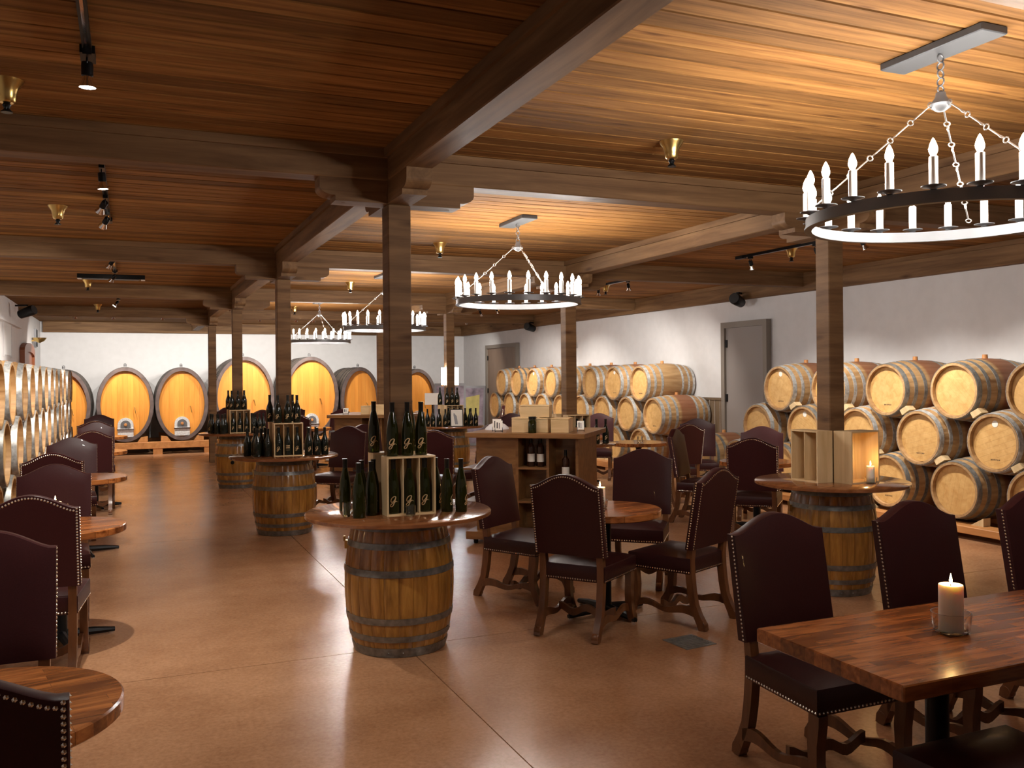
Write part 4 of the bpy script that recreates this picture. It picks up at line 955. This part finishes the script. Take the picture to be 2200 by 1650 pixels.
def speaker(label, loc, rz, tilt=0):
    t = thing('wall_speaker', label, 'speaker', loc, rz, 'black wall speakers')
    obj('can', MB().lathe([(.05, -.16), (.075, -.14), (.085, 0), (.09, .12), (.08, .14)], 20, cap0=True).mesh('sc', 'black_metal', True), t, rot=(PI/2-tilt, 0, 0)); obj('grille', MB().lathe([(.08, .138), (.001, .142)], 20).mesh('sg', 'ink', True), t, rot=(PI/2-tilt, 0, 0))
    obj('bracket', MB().box(-.02, .02, .0, .22, .10, .13).mesh('sk', 'black_metal'), t)
speaker('round black speaker on the white wall above the barrels of the round table row', (-1.62, 17.8, 2.90), R(60), .3)
speaker('round black speaker under the wall beam above the grey door', (8.66, 11.4, 2.84), R(-60), .2)
speaker('round black speaker under the wall beam above the far barrels', (8.66, 19.2, 2.84), R(-60), .2)
t = thing('thermostat', 'small white thermostat on the side of a timber column', 'thermostat', (BX_+.075, ROWS[1], 2.05), 0)
obj('case', MB().bbox(0, .03, -.05, .05, 0, .17, .004).mesh('tc', 'white_plastic'), t); obj('display', MB().box(.03, .032, -.03, .03, .08, .14).mesh('td', 'grey_plastic'), t)
t = thing('wall_sconce', 'brass half bowl sconce on the wall above the arched door', 'sconce', (XL+.001, 22.3, 2.62), 0)
obj('bowl', MB().lathe([(.02, -.09), (.10, -.05), (.15, .02), (.145, .02)], 18).mesh('sb', 'brass', True), t, (.15, 0, 0)); obj('arm', MB().box(0, .15, -.015, .015, -.06, -.03).mesh('sa', 'brass'), t)
t = thing('wall_grille', 'dark upright grille high on the wall beside the arched door', 'grille', (XL+.001, 23.0, 2.45), 0)
obj('frame', MB().box(0, .04, -.13, .13, 0, .42).mesh('wg', 'grey_plastic'), t); 
for k in range(5): obj('bar', MB().box(.04, .05, -.10+k*.05, -.09+k*.05, .02, .40).mesh('wg2', 'ink'), t)
t = thing('wall_panel', 'pale flush access panel on the white wall above the barrels', 'panel', (XL+.001, 17.9, 2.15), 0); obj('plate', MB().box(0, .015, -.5, .5, 0, .55).mesh('ap', 'white_plastic'), t); obj('border', MB().box(0, .022, -.56, -.5, -.03, .58).box(0, .022, .5, .56, -.03, .58).mesh('ab', 'plaster'), t)
# glowing lamps on the third column of the door-side row
for s_, nm in ((-1, 'aisle'), (1, 'barrel')):
    t = thing('column_lamp', 'white glowing tube lamp on the %s side of the column' % nm, 'lamp', (BX_+s_*.11, ROWS[2]-.03, 1.56), 0, 'glowing column lamps')
    obj('tube', MB().lathe([(.001, 0), (.045, 0), (.045, .30), (.001, .30)], 18).mesh('lt', 'lamp_tube', True), t); obj('mount', MB().box(-.03, .03, -.03, .05, -.02, 0).mesh('lm', 'chrome'), t)
# framed posters leaning near the barrels
def poster(label, x, y, rz, W, H, m, m2, z=.0):
    t = thing('framed_poster', label, 'poster', (x, y, z), rz)
    obj('frame', MB().box(-W/2, W/2, -.015, .015, 0, H).mesh('pf', 'grey_plastic'), t, rot=(-.1, 0, 0)); obj('print', MB().box(-W/2+.05, W/2-.05, -.018, -.015, .06, H-.06).mesh('pp', m), t, rot=(-.1, 0, 0))
    obj('printed_block', MB().add([(x_, -.0185, z_) for x_, z_ in ((-W*.25, H*.45), (W*.3, H*.5), (W*.3, H*.85), (-W*.2, H*.8))], [(0, 1, 2, 3)]).mesh('pb', m2), t, rot=(-.1, 0, 0))
poster('framed poster of mottled purple shapes leaning near the far barrels', 7.05, 20.3, -.35, .75, 1.55, 'art_purple', 'art_purple')
poster('framed poster with a yellow block leaning near the far door', 7.75, 20.85, -.75, .75, 1.48, 'art_purple', 'art_yellow')
t = thing('notice_sign', 'small white sign in front of the cask by the column lamps', 'sign', (6.05, 18.6, 0), -.4)
obj('post', MB().tube([(0, 0, .02), (0, 0, 1.1)], .015).mesh('np', 'black_metal'), t); obj('board', MB().box(-.16, .16, -.012, .012, 1.1, 1.35).mesh('nb', 'paper'), t); obj('base', MB().lathe([(.16, 0), (.15, .02), (.02, .03)], 20, cap0=True).mesh('ns', 'black_metal', True), t)
# floor drain
t = thing('floor_drain', 'square dark metal drain grate in the floor', 'drain', (3.265, 4.82, 0), .1)
obj('frame', MB().box(-.12, .12, -.12, -.10, 0, .004).box(-.12, .12, .10, .12, 0, .004).box(-.12, -.10, -.1, .1, 0, .004).box(.10, .12, -.1, .1, 0, .004).mesh('df', 'hoop_dark'), t); obj('pit', MB().box(-.1, .1, -.1, .1, 0, .001).mesh('dp', 'hoop_dark'), t)
for k in range(7): obj('bar', MB().box(-.1, .1, -.088+k*.028, -.076+k*.028, .001, .004).mesh('db', 'hoop_dark'), t)
